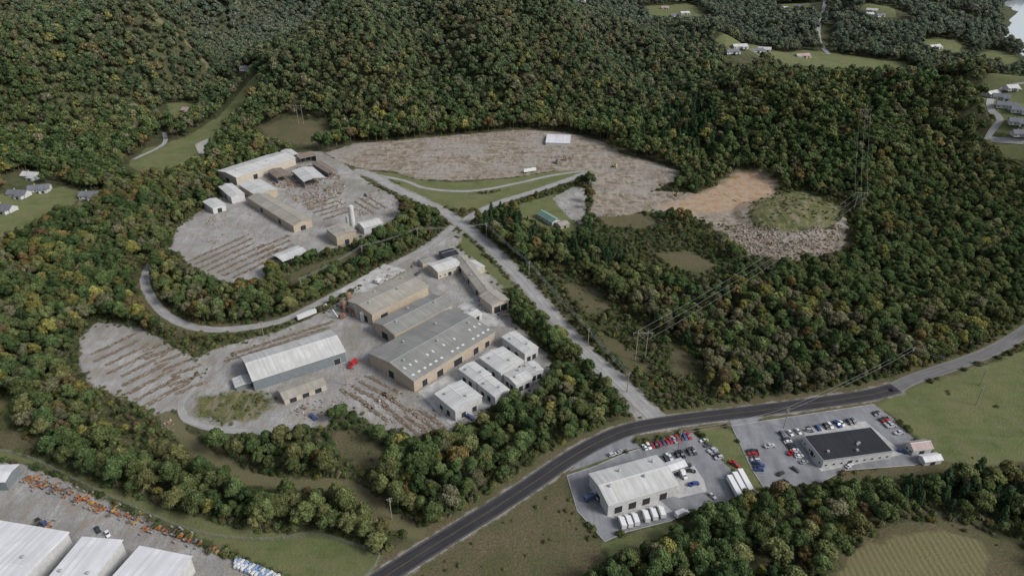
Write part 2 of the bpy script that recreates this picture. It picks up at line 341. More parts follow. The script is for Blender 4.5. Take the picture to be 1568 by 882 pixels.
# ------------------------------------------------------------------ buildings
FOOT=[]
def frame(L,F,R,h):
    f,r,l=P(*F,h),P(*R,h),P(*L,h)
    e1=(r-f)[:2]; e2=(l-f)[:2]; w=np.linalg.norm(e1); d0=np.linalg.norm(e2)
    u1=e1/w; u2=e2/d0
    u2r=np.array([u2[1],-u2[0]])
    wt=w/(w+d0); u=u1*wt+u2r*(1-wt); u/=np.linalg.norm(u); n=np.array([-u[1],u[0]])
    c=(l[:2]+r[:2])/2
    w=abs(np.dot(r[:2]-l[:2],u)); d=abs(np.dot(l[:2]-r[:2],n))
    return c,math.atan2(u[1],u[0]),w,d,u,n
def building(name,L,F,R,h,rise=1.5,ridge=None,wall=W_TAN,roof=R_GREY,doors=(),wins=(),sky=0,over=.5,hvac=0,vents=0,openf=False):
    c,rz,w,d,u,n=frame(L,F,R,h)
    w=max(w,3); d=max(d,3)
    z0=float(H(c[0],c[1]))-.2
    e=bpy.data.objects.new(name,None); scene.collection.objects.link(e); e.location=(c[0],c[1],z0); e.rotation_euler=(0,0,rz)
    FOOT.append((c,u,n,w,d))
    if ridge is None: ridge='x' if w>=d else 'y'
    A,B=(w,d) if ridge=='x' else (d,w)
    ro=0 if ridge=='x' else math.pi/2
    h=h+.2
    wb=MB()
    if rise>0:
        sl=rise/(B/2); tb=.3
        if openf:
            for i in range(int(A//6)+1):
                xx=-A/2+.3+i*(A-.6)/max(1,int(A//6))
                for s in(-1,1): wb.box((xx,s*(B/2-.3),h/2),(.35,.35,h))
            wb.box((0,B/2-.25,h/2),(A-.8,.15,h-.1)); wb.box((A/2-.2,0,h/2),(.15,B-1,h-.1))
        else: wb.prof([(-B/2,0),(B/2,0),(B/2,h-.05),(0,h+rise-.05),(-B/2,h-.05)],-A/2,A/2)
        rb=MB(); o=over
        rb.prof([(-B/2-o,h-o*sl),(0,h+rise),(B/2+o,h-o*sl),(B/2+o,h-o*sl+tb),(0,h+rise+tb),(-B/2-o,h-o*sl+tb)],-A/2-o,A/2+o)
        tr=MB(); tr.box((0,0,h+rise+tb+.06),(A+2*o,.5,.12))
        for s in(-1,1): tr.box((0,s*(B/2+o+.09),h-o*sl+.1),(A+2*o,.16,.2))
        def onroof(x,y,lx,ly,mb,th=.08,mat=0,up=.05):
            zz=lambda yy: h+rise-abs(yy)*sl+tb+up
            y0,y1=y-ly/2,y+ly/2; v=[(x-lx/2,y0,zz(y0)),(x+lx/2,y0,zz(y0)),(x+lx/2,y1,zz(y1)),(x-lx/2,y1,zz(y1))]
            v+=[(a,b,q+th) for a,b,q in v]
            mb.add(v,[(0,3,2,1),(4,5,6,7),(0,1,5,4),(1,2,6,5),(2,3,7,6),(3,0,4,7)],mat)
        if sky:
            sb=MB()
            for row in(.45,.82):
                nn=int(A/4.5)
                for i in range(nn):
                    if random.random()<.12: continue
                    onroof(-A/2+3+i*4.5,-B/2*row,1.8 if row>.6 else 1.1,B*.035 if row>.6 else B*.05,sb,.05)
            sb.obj('skylights',[SKYL],e,rz=ro)
        if vents:
            vb=MB()
            for i in range(vents):
                xx=-A/2+(i+.5)*A/vents; yy=(.3 if i%2 else -.1)*B
                vb.cyl((xx,yy,h+rise-abs(yy)*sl+tb+.5),.5,1.1,0,8); vb.cyl((xx,yy,h+rise-abs(yy)*sl+tb+1.15),.8,.25,0,8,.3)
            vb.obj('roof_vents',[STEEL],e,rz=ro)
    else:
        wb.prof([(-B/2,0),(B/2,0),(B/2,h),(-B/2,h)],-A/2,A/2)
        rb=MB(); rb.box((0,0,h+.1),(A+.1,B+.1,.2))
        tr=MB()
        for s in(-1,1): tr.box((0,s*(B/2+.05),h+.15),(A+.4,.3,.5)); tr.box((s*(A/2+.05),0,h+.15),(.3,B-.25,.5))
        for i in range(hvac):
            xx,yy=random.uniform(-.4,.4)*A,random.uniform(-.35,.35)*B
            tr.box((xx,yy,h+.7),(1.3,1.,.9)); tr.cyl((xx,yy,h+1.2),.3,.12,0,10)
    wb.obj('walls',[wall],e,rz=ro); rb.obj('roof',[roof],e,rz=ro); tr.obj('trim',[TRIM if roof not in(R_GREY,R_TAN,R_BROWN,R_DARK) else STEEL],e,rz=ro)
    db=MB()
    def onwall(side,t,ww,hh,zb,mb,mat,fr=True):
        if side=='f': cpos=(-w/2+t*w,-d/2-.04,zb+hh/2); sz=(ww,.1,hh); sf=(ww+.3,.06,hh+.2)
        elif side=='l': cpos=(-w/2-.04,-d/2+t*d,zb+hh/2); sz=(.1,ww,hh); sf=(.06,ww+.3,hh+.2)
        else: cpos=(w/2+.04,-d/2+t*d,zb+hh/2); sz=(.1,ww,hh); sf=(.06,ww+.3,hh+.2)
        mb.box(cpos,sz,mat)
        if fr: mb.box(cpos,sf,2)
    for (sd,t,ww,hh) in doors: onwall(sd,t,ww,hh,.2,db,0)
    for (sd,nn,zb) in wins:
        for i in range(nn): onwall(sd,(i+.5)/nn,1.4,1.1,zb,db,1)
    if db.v: db.obj('doors_and_windows',[DARK,GLASS,TRIM],e)
    return e
D=[('f',.12,4,4.5),('f',.3,5,4.5),('f',.52,7,4.8),('f',.75,4.5,4.5),('f',.9,4,4),('l',.5,5,5)]
building('factory_main_hall',(565,541),(633,587),(757,508),8,3,None,W_TAN,R_GREY,D,(),1,vents=5)
building('factory_middle_hall',(573,494),(603,518),(692,467),8,2.2,'x',W_TAN,R_GREY,[('l',.5,6,5)],(),0,vents=3)
building('factory_rear_hall',(533,461),(568,487),(655,438),9,1.8,'x',W_TAN,R_TAN,[('l',.3,5,5),('f',.2,6,5)],(),0,vents=4)
building('storage_warehouse',(370,547),(386,584),(528,538),7.5,3.6,'x',W_GREY,R_WHITE,[('l',.5,5,5),('f',.9,4,4)],())
building('lean_to_shed',(357,580),(362,592),(384,586),3,.6,None,W_GREY,R_WHITE)
building('timber_shed',(426,597),(433,614),(499,588),4,1,None,W_BEIGE,R_TAN,[('f',.2,4,3),('f',.5,4,3),('f',.8,4,3)])
WD=[('f',.3,3,3.5),('f',.7,3,3.5),('l',.35,3,3.5),('l',.7,3,3)]
for a in [((666,603),(696,633),(738,607),7.5),((703,565),(729,587),(752,573),6.5),((731,586),(758,610),(780,597),6.5),((735,548),(766,577),(802,553),7),((769,516),(803,545),(824,532),7),((772,574),(789,593),(815,578),6),((797,560),(810,577),(832,566),5.5),((702,483),(716,493),(738,480),4)]:
    building('kiln_building',a[0],a[1],a[2],a[3],.9,None,W_WHITE,R_WHITE,WD,over=.3,vents=2)
building('office_wing',(655,405),(668,421),(706,405),6,1.2,None,W_BEIGE,R_WHITE,[('f',.5,3,3)],[('f',5,1.5)])
building('long_shed',(697,397),(737,456),(759,449),6,1.5,None,W_BEIGE,R_TAN,[('l',.2,4,4),('l',.5,4,4),('l',.8,4,4)],vents=3)
building('end_shed',(735,453),(750,476),(779,459),7,1.5,None,W_BEIGE,R_TAN,[('f',.3,5,5),('f',.7,5,5)])
building('side_shed',(712,404),(726,417),(742,408),5,1.,None,W_BEIGE,R_WHITE)
building('small_cabin',(672,386),(680,397),(702,389),4,1.2,None,W_DKG,R_DARK,[],[('f',3,1.2)])
building('gate_shed',(640,398),(645,407),(660,399),4,.8,None,W_BEIGE,R_GREY)
building('sawmill_hall',(333,262),(354,285),(452,242),8,1.8,'x',W_BEIGE,R_WHITE,[('f',.3,5,5),('l',.5,5,4)],vents=4)
building('sawmill_hall',(430,232),(436,243),(456,236),8,1,None,W_BEIGE,R_WHITE)
building('sawmill_annex',(366,283),(386,305),(424,290),7,1.4,None,W_TAN,R_WHITE,[('f',.5,5,5)])
building('sawmill_long_shed',(380,303),(444,353),(477,337),6.5,2,None,W_TAN,R_TAN,[('l',.3,5,4),('l',.7,5,4),('f',.5,5,4)])
building('sawmill_annex',(335,286),(350,305),(374,297),7,1.2,None,W_WHITE,R_WHITE,[('l',.5,4,4)])
building('sawmill_annex',(311,309),(321,323),(345,313),6,1.,None,W_WHITE,R_WHITE,[('f',.5,4,4)])
building('open_shed',(448,262),(456,286),(497,272),7,1.8,None,W_DKG,R_WHITE,openf=True)
building('open_shed',(450,237),(456,246),(484,238),7,1.2,None,W_DKG,R_BROWN,openf=True)
building('open_shed',(478,250),(500,268),(516,262),5,1.,None,W_DKG,R_BROWN,openf=True)
building('open_shed',(410,262),(422,275),(445,268),6,1.,None,W_DKG,R_BROWN,openf=True)
building('boiler_house',(500,350),(511,367),(545,354),9,1,None,W_TAN,R_TAN,[('f',.5,4,4)],vents=2)
building('store_building',(547,341),(553,354),(586,342),6,1.3,None,W_WHITE,R_WHITE,[('f',.5,4,4)])
building('open_shed',(418,391),(430,406),(471,386),4,1,None,W_DKG,R_WHITE,openf=True)
building('storage_building',(838,206),(835,219),(873,220),3,.5,'x',W_WHITE,R_BRIGHT,over=.2)
building('farm_house',(823,327),(845,342),(858,337),4,1.8,'y',W_WHITE,R_GREEN,[],[('f',2,1.2),('l',4,1.2)])
building('farm_garage',(850,341),(858,348),(872,343),3,1,None,W_TAN,R_TAN,[('f',.5,2.5,2.3)])
building('metal_workshop',(903,726),(931,774),(1038,741),7.5,2,None,W_WHITE,R_WHITE,[('f',.15,4,4.2),('f',.35,4,4.2),('f',.55,4,4.2),('f',.8,4,4.2),('l',.5,4,4)],vents=4)
building('workshop_annex',(1012,712),(1021,722),(1051,712),5,.8,None,W_DKG,R_BRIGHT,[('f',.5,3,3)])
building('office_building',(1231,668),(1258,713),(1367,691),5,0,None,W_WHITE,R_DARK,[('f',.4,2.5,3),('l',.5,2.5,3)],[('f',9,1.5),('l',4,1.5)],hvac=4)
building('garage',(1388,677),(1399,690),(1428,685),4,1.6,None,W_WHITE,R_PINK,[('f',.5,3,2.6)],[('l',2,1.2)])
building('garage',(1408,697),(1417,707),(1443,703),3,1,None,W_WHITE,R_BRIGHT,[('f',.5,3,2.2)])
building('distribution_warehouse',(100,974),(190,1015),(292,853),9,1.2,'y',W_WHITE,R_BRIGHT,[('r',.5,4,4),('r',.8,4,4)],[],vents=3)
building('distribution_warehouse',(12,970),(88,1006),(186,828),9.6,1.2,'y',W_WHITE,R_BRIGHT,vents=3)
building('distribution_warehouse',(-210,900),(-8,986),(104,816),9.2,1.4,'y',W_WHITE,R_BRIGHT,vents=4)
building('equipment_garage',(-35,738),(14,748),(27,712),6,1,'y',W_GREY,R_BRIGHT,[('r',.5,4,4)])
HS=[(50,272,0),(62,292,1),(140,302,0),(8,322,1),(30,300,1),(1018,14,2),(1048,22,0),(1132,74,0),(1157,80,0),(1540,165,1),(1517,147,0),(1547,138,0),(1556,190,1),(1560,172,0),(1532,152,1),(1430,74,0),(380,108,0),(289,172,2),(890,4,0),(1335,18,0),(1347,26,1),(1467,22,0),(1228,88,2),(1562,208,0),(1200,14,0),(1222,12,1),(1450,132,0),(1120,82,1),(1170,78,0),(1034,26,1),(1330,24,0)]
for u,v,k in HS:
    p=P(u,v); rz=random.uniform(-.5,.5); sx,sy,hh=random.uniform(14,20),random.uniform(9,11),3.6
    if v<120: sx*=1.3
    e=bpy.data.objects.new('house',None); scene.collection.objects.link(e); e.location=(p[0],p[1],float(H(p[0],p[1]))-.3); e.rotation_euler=(0,0,rz)
    w=MB(); w.prof([(-sy/2,0),(sy/2,0),(sy/2,hh),(0,hh+2.6),(-sy/2,hh)],-sx/2,sx/2); w.box((sx*.25,-sy/2-2.,1.6),(sx*.4,4.2,3.2)); w.obj('walls',[W_WHITE if k!=2 else W_BEIGE],e)
    r=MB(); o=.6; sl=2.7/(sy/2)
    r.prof([(-sy/2-o,hh-o*sl),(0,hh+2.7),(sy/2+o,hh-o*sl),(sy/2+o,hh-o*sl+.25),(0,hh+2.95),(-sy/2-o,hh-o*sl+.25)],-sx/2-o,sx/2+o)
    r.box((sx*.25,-sy/2-2.2,3.35),(sx*.44,4.6,.3)); r.obj('roof',[(R_WHITE,R_SHING,R_PINK)[k] if k!=0 or random.random()<.6 else R_SHING],e)
    wn=MB()
    for i in range(4): wn.box((-sx/2+(i+.5)*sx/4-.5,-sy/2-.03,1.9),(1.2,.1,1.2))
    wn.box((sx*.25,-sy/2-4.13,1.4),(2.6,.1,2.2)); wn.obj('windows',[GLASS],e)
    ch=MB(); ch.box((-sx*.2,1,hh+2.7),(.8,.8,2)); ch.obj('chimney',[W_BEIGE],e)
    FOOT.append((p[:2],np.array([math.cos(rz),math.sin(rz)]),np.array([-math.sin(rz),math.cos(rz)]),sx+12,sy+20))
def silo(name,u,v,r,h,mat,cone=True):
    p=P(u,v); e=bpy.data.objects.new(name,None); scene.collection.objects.link(e); e.location=(p[0],p[1],p[2])
    b=MB(); b.cyl((0,0,h/2),r,h,0,24); b.cyl((0,0,h+r*.25),r*1.03,r*.5,0,24,.3); b.obj('shell',[mat],e)
    t=MB()
    for i in range(int(h/3)): t.cyl((0,0,1.5+i*3),r*1.02,.18,0,24)
    for i in range(int(h/.9)): t.box((0,-r-.25,.5+i*.9),(.6,.05,.05))
    for s in(-.3,.3): t.box((s,-r-.25,h/2),(.07,.07,h+1))
    t.obj('bands_and_ladder',[STEEL],e)
silo('silo',541,352,2.4,22,W_WHITE); silo('silo',534,354,1.3,14,STEEL); silo('silo',536,470,2.,11,RUST); silo('silo',548,484,1.8,9,STEEL); silo('silo',528,478,1.5,8,RUST)
silo('storage_tank',556,490,1.6,6,WHITEP)
p=P(540,480); cb=MB()
for i in range(7):
    a=Vector((random.uniform(-9,9),random.uniform(-8,8),random.uniform(.5,5))); b=a+Vector((random.uniform(-7,7),random.uniform(-5,5),random.uniform(0,5))); cb.beam(a,b,.8,i%2)
for i in range(14): cb.box((random.uniform(-9,9),random.uniform(-8,8),1.4),(random.uniform(1.5,4),random.uniform(1.5,3),random.uniform(2,3.5)),i%2,random.random())
cb.obj('dust_collector_and_conveyors',[RUST,STEEL],None,tuple(p))
# ------------------------------------------------------------------ roads and lots
def roadmat(name,c1,c2,rough=.85,crack=.3,edge=None):
    m=newmat(name); g=G(m.node_tree); uv=g.n('ShaderNodeUVMap').outputs[0]; pos=g.n('ShaderNodeNewGeometry').outputs['Position']
    su=g.n('ShaderNodeSeparateXYZ',{0:uv})
    n1=g.noise(pos,.12,4,.6); n2=g.noise(g.scale(uv,(3.5,.04,1)),1.,4,.6); n3=g.noise(pos,1.8,3,.7)
    c=g.mix(g.mr(n1,.35,.65),c1,c2); c=g.mix(g.mr(n2,.42,.64,0,.6),c,tuple(x*.66 for x in c1)); c=g.mix(g.mr(n3,.48,.72,0,crack),c,tuple(x*.5 for x in c1))
    if edge:
        lat=g.math('ABSOLUTE',su.outputs[0]); f=g.mr(g.math('ADD',lat,g.math('MULTIPLY',g.math('SUBTRACT',n3,.5),.35)),.78,1.0); c=g.mix(f,c,edge)
    g.out(c,rough,.25); return m
ASPH=roadmat('fresh_asphalt',(.030,.030,.034),(.042,.042,.047),.8,.2,(.07,.067,.06))
ASPG=roadmat('worn_asphalt',(.13,.13,.135),(.17,.17,.17),.9,.4,(.2,.19,.16))
CROAD=roadmat('dusty_concrete_road',(.26,.257,.25),(.35,.345,.335),.9,.5,(.18,.165,.125))
LOTM=roadmat('parking_asphalt',(.18,.183,.195),(.25,.252,.262),.9,.45)
def strip(name,pl,w,off,mat,wj=0,l0=-1,l1=1):
    pl=np.asarray(pl); t=np.gradient(pl,axis=0); t/=np.linalg.norm(t,axis=1)[:,None]+1e-9; n=np.stack([-t[:,1],t[:,0]],1)
    s=np.r_[0,np.cumsum(np.linalg.norm(np.diff(pl,axis=0),axis=1))]
    L=pl+n*w/2*l1+n*wj*rng.normal(size=(len(pl),1)); R=pl+n*w/2*l0-n*wj*rng.normal(size=(len(pl),1))
    v=[]; uvs=[]
    for i in range(len(pl)):
        for q,l in((R[i],l0),(pl[i]+n[i]*w/4*(l0+l1),(l0+l1)/2),(L[i],l1)): v.append((q[0],q[1],float(H(q[0],q[1]))+off)); uvs.append((l,s[i]))
    f=[]
    for i in range(len(pl)-1):
        a=i*3; f+= [(a,a+1,a+4,a+3),(a+1,a+2,a+5,a+4)]
    me=bpy.data.meshes.new(name); me.from_pydata(v,[],f); ul=me.uv_layers.new(name='UVMap')
    for lp in me.loops: ul.data[lp.index].uv=uvs[lp.vertex_index]
    me.materials.append(mat); o=bpy.data.objects.new(name,me); scene.collection.objects.link(o)
    for pp in me.polygons:
        if pp.normal.z<0: me.flip_normals(); break
    return o
strip('main_road',RW['main'][0],9.5,.14,ASPH); strip('main_road',RW['mainb'][0],8.5,.12,ASPG)
strip('access_road',RW['access'][0],10.5,.06,CROAD,.25); strip('access_road',RW['branch'][0],8.5,.08,CROAD,.25); strip('yard_road',RW['loop'][0],7,.07,CROAD,.18)
strip('dirt_road',RW['arc'][0],5,.05,CROAD,.2); strip('dirt_road',RW['lower'][0],5,.05,CROAD,.25)
for k in('far_a','far_b','far_c'): strip('distant_road',RW[k][0],RW[k][1],.5,CROAD)
for nm,k,w in(('main','main',9.5),('mainb','mainb',8.5)):
    pl=RW[k][0]
    for o,mt in((-.022,YEL),(.022,YEL),(-.86,ELINE),(.86,ELINE)):
        strip('road_line',pl,w,.17,mt,0,o-.010,o+.010)
def lot(name,poly,off,mat,kerb=True,jit=.0):
    v=[(p[0],p[1],off) for p in poly]; me=bpy.data.meshes.new(name); me.from_pydata(v,[],[list(range(len(v)))]); me.uv_layers.new(name='UVMap')
    ul=me.uv_layers[0]
    for lp in me.loops: q=v[lp.vertex_index]; ul.data[lp.index].uv=(q[0]*.05,q[1])
    me.materials.append(mat); o=bpy.data.objects.new(name,me); scene.collection.objects.link(o)
    me.update()
    if me.polygons[0].normal.z<0: me.flip_normals()
    if kerb:
        mb=MB()
        for i in range(len(poly)):
            a,b=poly[i],poly[(i+1)%len(poly)]
            if np.linalg.norm(b-a)<2 : continue
            mb.beam((a[0],a[1],.1),(b[0],b[1],.1),.24)
        mb.obj('kerb',[CONC])
lot('parking_lot',LOTA,.07,LOTM); lot('parking_lot',LOTB,.07,LOTM)
lot('lot_driveway',PP([(890,716),(960,690),(985,684),(965,668),(940,672),(900,695),(872,722)]),.055,LOTM,False)
lot('lot_driveway',PP([(1120,652),(1160,646),(1165,634),(1115,638)]),.055,LOTM,False)
lot('concrete_apron',PP([(1000,752),(1050,725),(1062,712),(1078,735),(1082,752),(1040,762)]),.1,CONC,False)
lot('concrete_apron',PP([(925,775),(1000,757),(1030,783),(960,800),(930,790)]),.1,CONC,False)
lot('concrete_apron',PP([(515,448),(588,404),(622,413),(560,448)]),.1,CONC,False)
lot('concrete_apron',PP([(700,470),(735,450),(775,500),(745,500)]),.1,CONC,False)
lot('concrete_apron',PP([(640,600),(760,530),(800,560),(840,575),(760,615),(690,650)]),.04,CONC,False)
lot('concrete_apron',PP([(1230,655),(1290,648),(1325,645),(1385,695),(1362,700),(1258,722),(1240,700)]),.1,CONC,False)
def watermat(n,c):
    m=newmat(n); g=G(m.node_tree); pos=g.n('ShaderNodeNewGeometry').outputs['Position']; g.out(c,.12,.9,bump=g.noise(pos,.5,3),bs=.05); return m
WM=(watermat('river_water',(.42,.46,.48)),watermat('muddy_water',(.30,.26,.20)))
for i,wp in enumerate(WATER):
    z=max(float(H(*q)) for q in wp)+.4
    me=bpy.data.meshes.new('river'); me.from_pydata([(q[0],q[1],z) for q in wp],[],[list(range(len(wp)))]); me.materials.append(WM[i]); me.update()
    if me.polygons[0].normal.z<0: me.flip_normals()
    scene.collection.objects.link(bpy.data.objects.new(('river','pond')[i],me))
pk=MB()
def bays(a,b,n,L=5.2,side=1):
    a,b=P(*a),P(*b); d=(b-a)[:2]; W=np.linalg.norm(d); d/=W; nn=np.array([-d[1],d[0]])*side; rz=math.atan2(nn[1],nn[0])
    out=[]
    for i in range(n+1):
        q=a[:2]+d*W*i/n; c=q+nn*L/2; pk.box((c[0],c[1],.115),(L,.12,.01),0,rz)
        if i<n: cc=q+d*W/n/2+nn*L/2; out.append((cc[0],cc[1],rz))
    return out
B1=bays((975,683),(1052,663),14,5.2,-1); B2=bays((1000,702),(1060,686),10,5.2,-1); B3=bays((1082,672),(1112,706),9,5,-1)
B4=bays((1190,662),(1310,640),20,5.2,-1); B5=bays((1158,690),(1172,728),8,5,-1); B6=bays((1195,672),(1226,712),9,5,1); B7=bays((1345,630),(1388,668),11,5,-1)
pk.obj('parking_bay_lines',[WLINE])
# ------------------------------------------------------------------ vehicles
m=newmat('car_paint'); g=G(m.node_tree); oi=g.n('ShaderNodeObjectInfo'); g.out(oi.outputs['Color'],.3,.5); PAINT=m
def loft(mb,st,mat):
    v=[]; 
    for x,hw,z0,z1 in st: v+=[(x,-hw,z0),(x,hw,z0),(x,hw*.93,z1),(x,-hw*.93,z1)]
    f=[(3,2,1,0)]; n=len(st)
    for i in range(n-1):
        a=i*4
        for k in range(4): f.append((a+k,a+(k+1)%4,a+4+(k+1)%4,a+4+k))
    f.append(tuple(range(n*4-4,n*4))); mb.add(v,f,mat)
def wheels(mb,xs,hw,r=.36):
    for x in xs:
        for s in(-1,1): mb.cyl((x,s*hw,r),r,.26,2,12,axis='Y')
MT=[PAINT,GLASS,RUB,STEEL]
def m_car():
    b=MB(); loft(b,[(-2.3,.8,.4,.85),(-2.15,.88,.3,.95),(-1.2,.92,.28,.98),(.9,.92,.28,.95),(1.9,.88,.28,.82),(2.3,.78,.38,.65)],0)
    loft(b,[(-1.95,.74,.93,.96),(-1.35,.72,.93,1.36),(.15,.72,.93,1.38),(1.05,.74,.92,.96)],1)
    loft(b,[(-1.35,.64,1.35,1.40),(-.6,.68,1.36,1.45),(.15,.64,1.36,1.41)],0); wheels(b,(-1.45,1.42),.84); return b.mesh('car',MT)
def m_suv():
    b=MB(); loft(b,[(-2.35,.86,.45,1.05),(-2.2,.94,.38,1.12),(1.1,.95,.38,1.1),(2.1,.9,.38,1.0),(2.4,.82,.45,.8)],0)
    loft(b,[(-2.2,.82,1.08,1.12),(-1.95,.8,1.08,1.66),(.3,.8,1.08,1.68),(1.15,.82,1.06,1.12)],1)
    loft(b,[(-1.95,.72,1.65,1.72),(-.8,.76,1.66,1.77),(.3,.72,1.66,1.72)],0); wheels(b,(-1.5,1.5),.88,.4); return b.mesh('suv',MT)
def m_pick():
    b=MB(); loft(b,[(-2.9,.92,.5,.75),(-2.8,.98,.45,.8),(2.2,.98,.45,.8),(2.85,.9,.5,.75)],0)
    for s in(-1,1): b.box((-1.85,s*.9,1.0),(1.95,.12,.45),0)
    b.box((-2.82,0,1.),(.1,1.9,.45),0); b.box((-.85,0,1.),(.1,1.9,.45),0)
    loft(b,[(-.8,.97,.78,1.2),(1.3,.97,.78,1.2),(2.3,.94,.78,1.12),(2.8,.88,.74,.95)],0)
    loft(b,[(-.85,.82,1.18,1.75),(.6,.82,1.18,1.78),(1.35,.84,1.18,1.22)],1); loft(b,[(-.85,.76,1.74,1.83),(.6,.76,1.76,1.84)],0)
    wheels(b,(-1.9,1.85),.92,.42); return b.mesh('pickup',MT)
def m_trailer(L=14):
    b=MB(); b.box((0,0,2.55),(L,2.5,2.7),0); b.box((0,0,1.1),(L-1,1.2,.25),3)
    for i in range(int(L)): 
        for s in(-1,1): b.box((-L/2+.5+i,s*1.27,2.55),(.06,.04,2.6),3)
    for x in(-L/2+1.2,-L/2+2.5):
        for s in(-1,1): b.cyl((x,s*1.,.52),.52,.5,2,14,axis='Y')
    for s in(-1,1): b.box((L/2-2.5,s*.9,.6),(.15,.15,1.2),3)
    return b.mesh('trailer',MT)
def m_boxt():
    b=MB(); b.box((-1.2,0,2.05),(5,2.3,2.4),0); loft(b,[(1.4,1.05,.6,2.2),(2.3,1.05,.6,2.2),(2.8,1.02,.6,1.5),(3.8,.95,.6,1.3)],0)
    loft(b,[(1.9,.98,1.5,2.15),(2.35,.98,1.5,2.15),(2.85,.98,1.45,1.55)],1); b.box((-.5,0,.7),(6,1,.2),3)
    wheels(b,(-2.6,3.),1.,.45); return b.mesh('box_truck',MT)
def m_lift():
    b=MB(); b.box((0,0,.8),(3.2,1.9,.6),0); wheels(b,(-1.1,1.1),1.,.5); b.box((-.3,0,1.5),(2.2,1.6,.9),0,top=.85); b.box((-1,0,1.9),(.8,1.2,.5),3)
    b.beam((-.9,0,1.9),(2.6,0,2.6),.4,0); b.beam((2.6,0,2.6),(4.6,0,1.6),.3,0); 
    for z in(1.,1.5,2.0): b.box((5.1,0,z),(.9,1.7,.07),3)
    for sx in(-.42,.42):
        for s in(-.82,.82): b.box((5.1+sx,s,1.5),(.07,.07,1.1),3)
    return b.mesh('boom_lift',MT)
def m_gen():
    b=MB(); b.box((0,0,1.15),(2.6,1.4,1.2),0,top=.9); b.box((0,0,.55),(3,1.2,.15),3); wheels(b,(0,),.8,.35); b.beam((1.4,0,.55),(2.8,0,.5),.12,3); b.cyl((-.5,.2,1.95),.12,.5,3,8); b.beam((.8,0,1.7),(.8,0,3.2),.1,3); return b.mesh('gen',MT)
def m_exc():
    b=MB()
    for s in(-1,1): b.box((0,s*1.2,.5),(4.2,.6,.9),2,top=.85)
    b.box((-.4,0,1.6),(3.4,2.5,1.2),0,top=.92); b.box((.8,.7,2.6),(1.5,1.,1.2),1,top=.9); b.beam((1.2,-.2,1.8),(4.3,-.2,4.6),.5,0); b.beam((4.3,-.2,4.6),(6.3,-.2,1.9),.38,0); b.box((6.3,-.2,1.2),(1.,1.2,.9),3,top=1.2); b.box((-2.1,0,1.6),(.7,2.4,1.),3); return b.mesh('excavator',MT)
VM={'parked_car':m_car(),'parked_suv':m_suv(),'pickup_truck':m_pick(),'semi_trailer':m_trailer(),'box_truck':m_boxt(),'boom_lift':m_lift(),'generator_trailer':m_gen(),'excavator':m_exc()}
COLS=[(.6,.6,.6),(.4,.4,.42),(.02,.02,.025),(.03,.03,.03),(.08,.08,.09),(.35,.02,.02),(.03,.06,.2),(.3,.3,.32),(.65,.65,.65)]
def veh(kind,x,y,rz,col,z=.11,s=1.):
    o=bpy.data.objects.new(kind,VM[kind]); scene.collection.objects.link(o); o.location=(x,y,float(H(x,y))+z); o.rotation_euler=(0,0,rz); o.color=(*col,1); o.scale=(s,s,s)
def vpx(kind,u,v,u2,v2,col,z=.11):
    p=P(u,v); q=P(u2,v2); veh(kind,p[0],p[1],math.atan2(q[1]-p[1],q[0]-p[0]),col,z)
def anyc(): return random.choice(COLS)
def cark(): return random.choice(['parked_car','parked_suv','pickup_truck','parked_car'])
RED=(.33,.02,.03); WV=(.65,.65,.65)
for i,(x,y,rz) in enumerate(B1):
    if i==0: continue
    veh(cark(),x,y,rz+(math.pi if random.random()<.4 else 0),RED if random.random()<.45 else anyc())
for i,(x,y,rz) in enumerate(B2):
    if random.random()<.85: veh(cark(),x,y,rz,random.choice([(.02,.02,.03),(.05,.05,.06),(.6,.6,.6)]))
for B_,pr in((B3,.7),(B4,.35),(B5,.6),(B6,.85),(B7,.45)):
    for i,(x,y,rz) in enumerate(B_):
        if random.random()<pr: veh(cark(),x,y,rz+random.gauss(0,.03),anyc())
for u,v in[(938,697),(948,693),(1042,708),(1050,714),(1058,722),(1205,742),(1125,712),(1240,660),(1300,714),(1380,692),(1162,712),(1178,684),(1212,694),(1195,726),(1218,720),(1062,742),(1090,760)]: vpx(cark(),u,v,u+10,v+random.uniform(-8,8),anyc())
vpx('parked_car',1368,597,1380,590,(.02,.02,.03),.16)
for i in range(3): vpx('semi_trailer',1124+i*8,752-i*5,1118+i*8,741-i*5,WV)
for u,v in[(952,802),(962,800),(972,797),(988,792),(1000,789),(1012,786)]: vpx('box_truck',u,v,u-3,v-8,WV)
vpx('box_truck',1044,789,1056,784,WV); vpx('box_truck',1044,727,1050,735,WV); vpx('pickup_truck',912,760,918,766,WV); vpx('box_truck',905,764,915,760,(.05,.08,.15))
vpx('semi_trailer',811,264,823,262,WV); vpx('semi_trailer',440,240,450,236,WV); vpx('semi_trailer',470,486,480,482,(.5,.5,.5)); vpx('box_truck',580,432,586,426,(.5,.5,.5)); vpx('parked_car',500,468,508,464,WV)
for u,v,k in[(865,246,'excavator'),(852,250,'box_truck'),(940,256,'excavator'),(1180,375,'excavator'),(1035,300,'excavator'),(500,292,'excavator'),(560,300,'pickup_truck'),(640,420,'pickup_truck'),(700,400,'parked_suv'),(540,560,'box_truck'),(480,640,'pickup_truck'),(720,640,'pickup_truck'),(380,275,'pickup_truck')]: vpx(k,u,v,u+random.uniform(-10,10),v+5,(.32,.22,.06) if k=='excavator' else anyc(),.05)
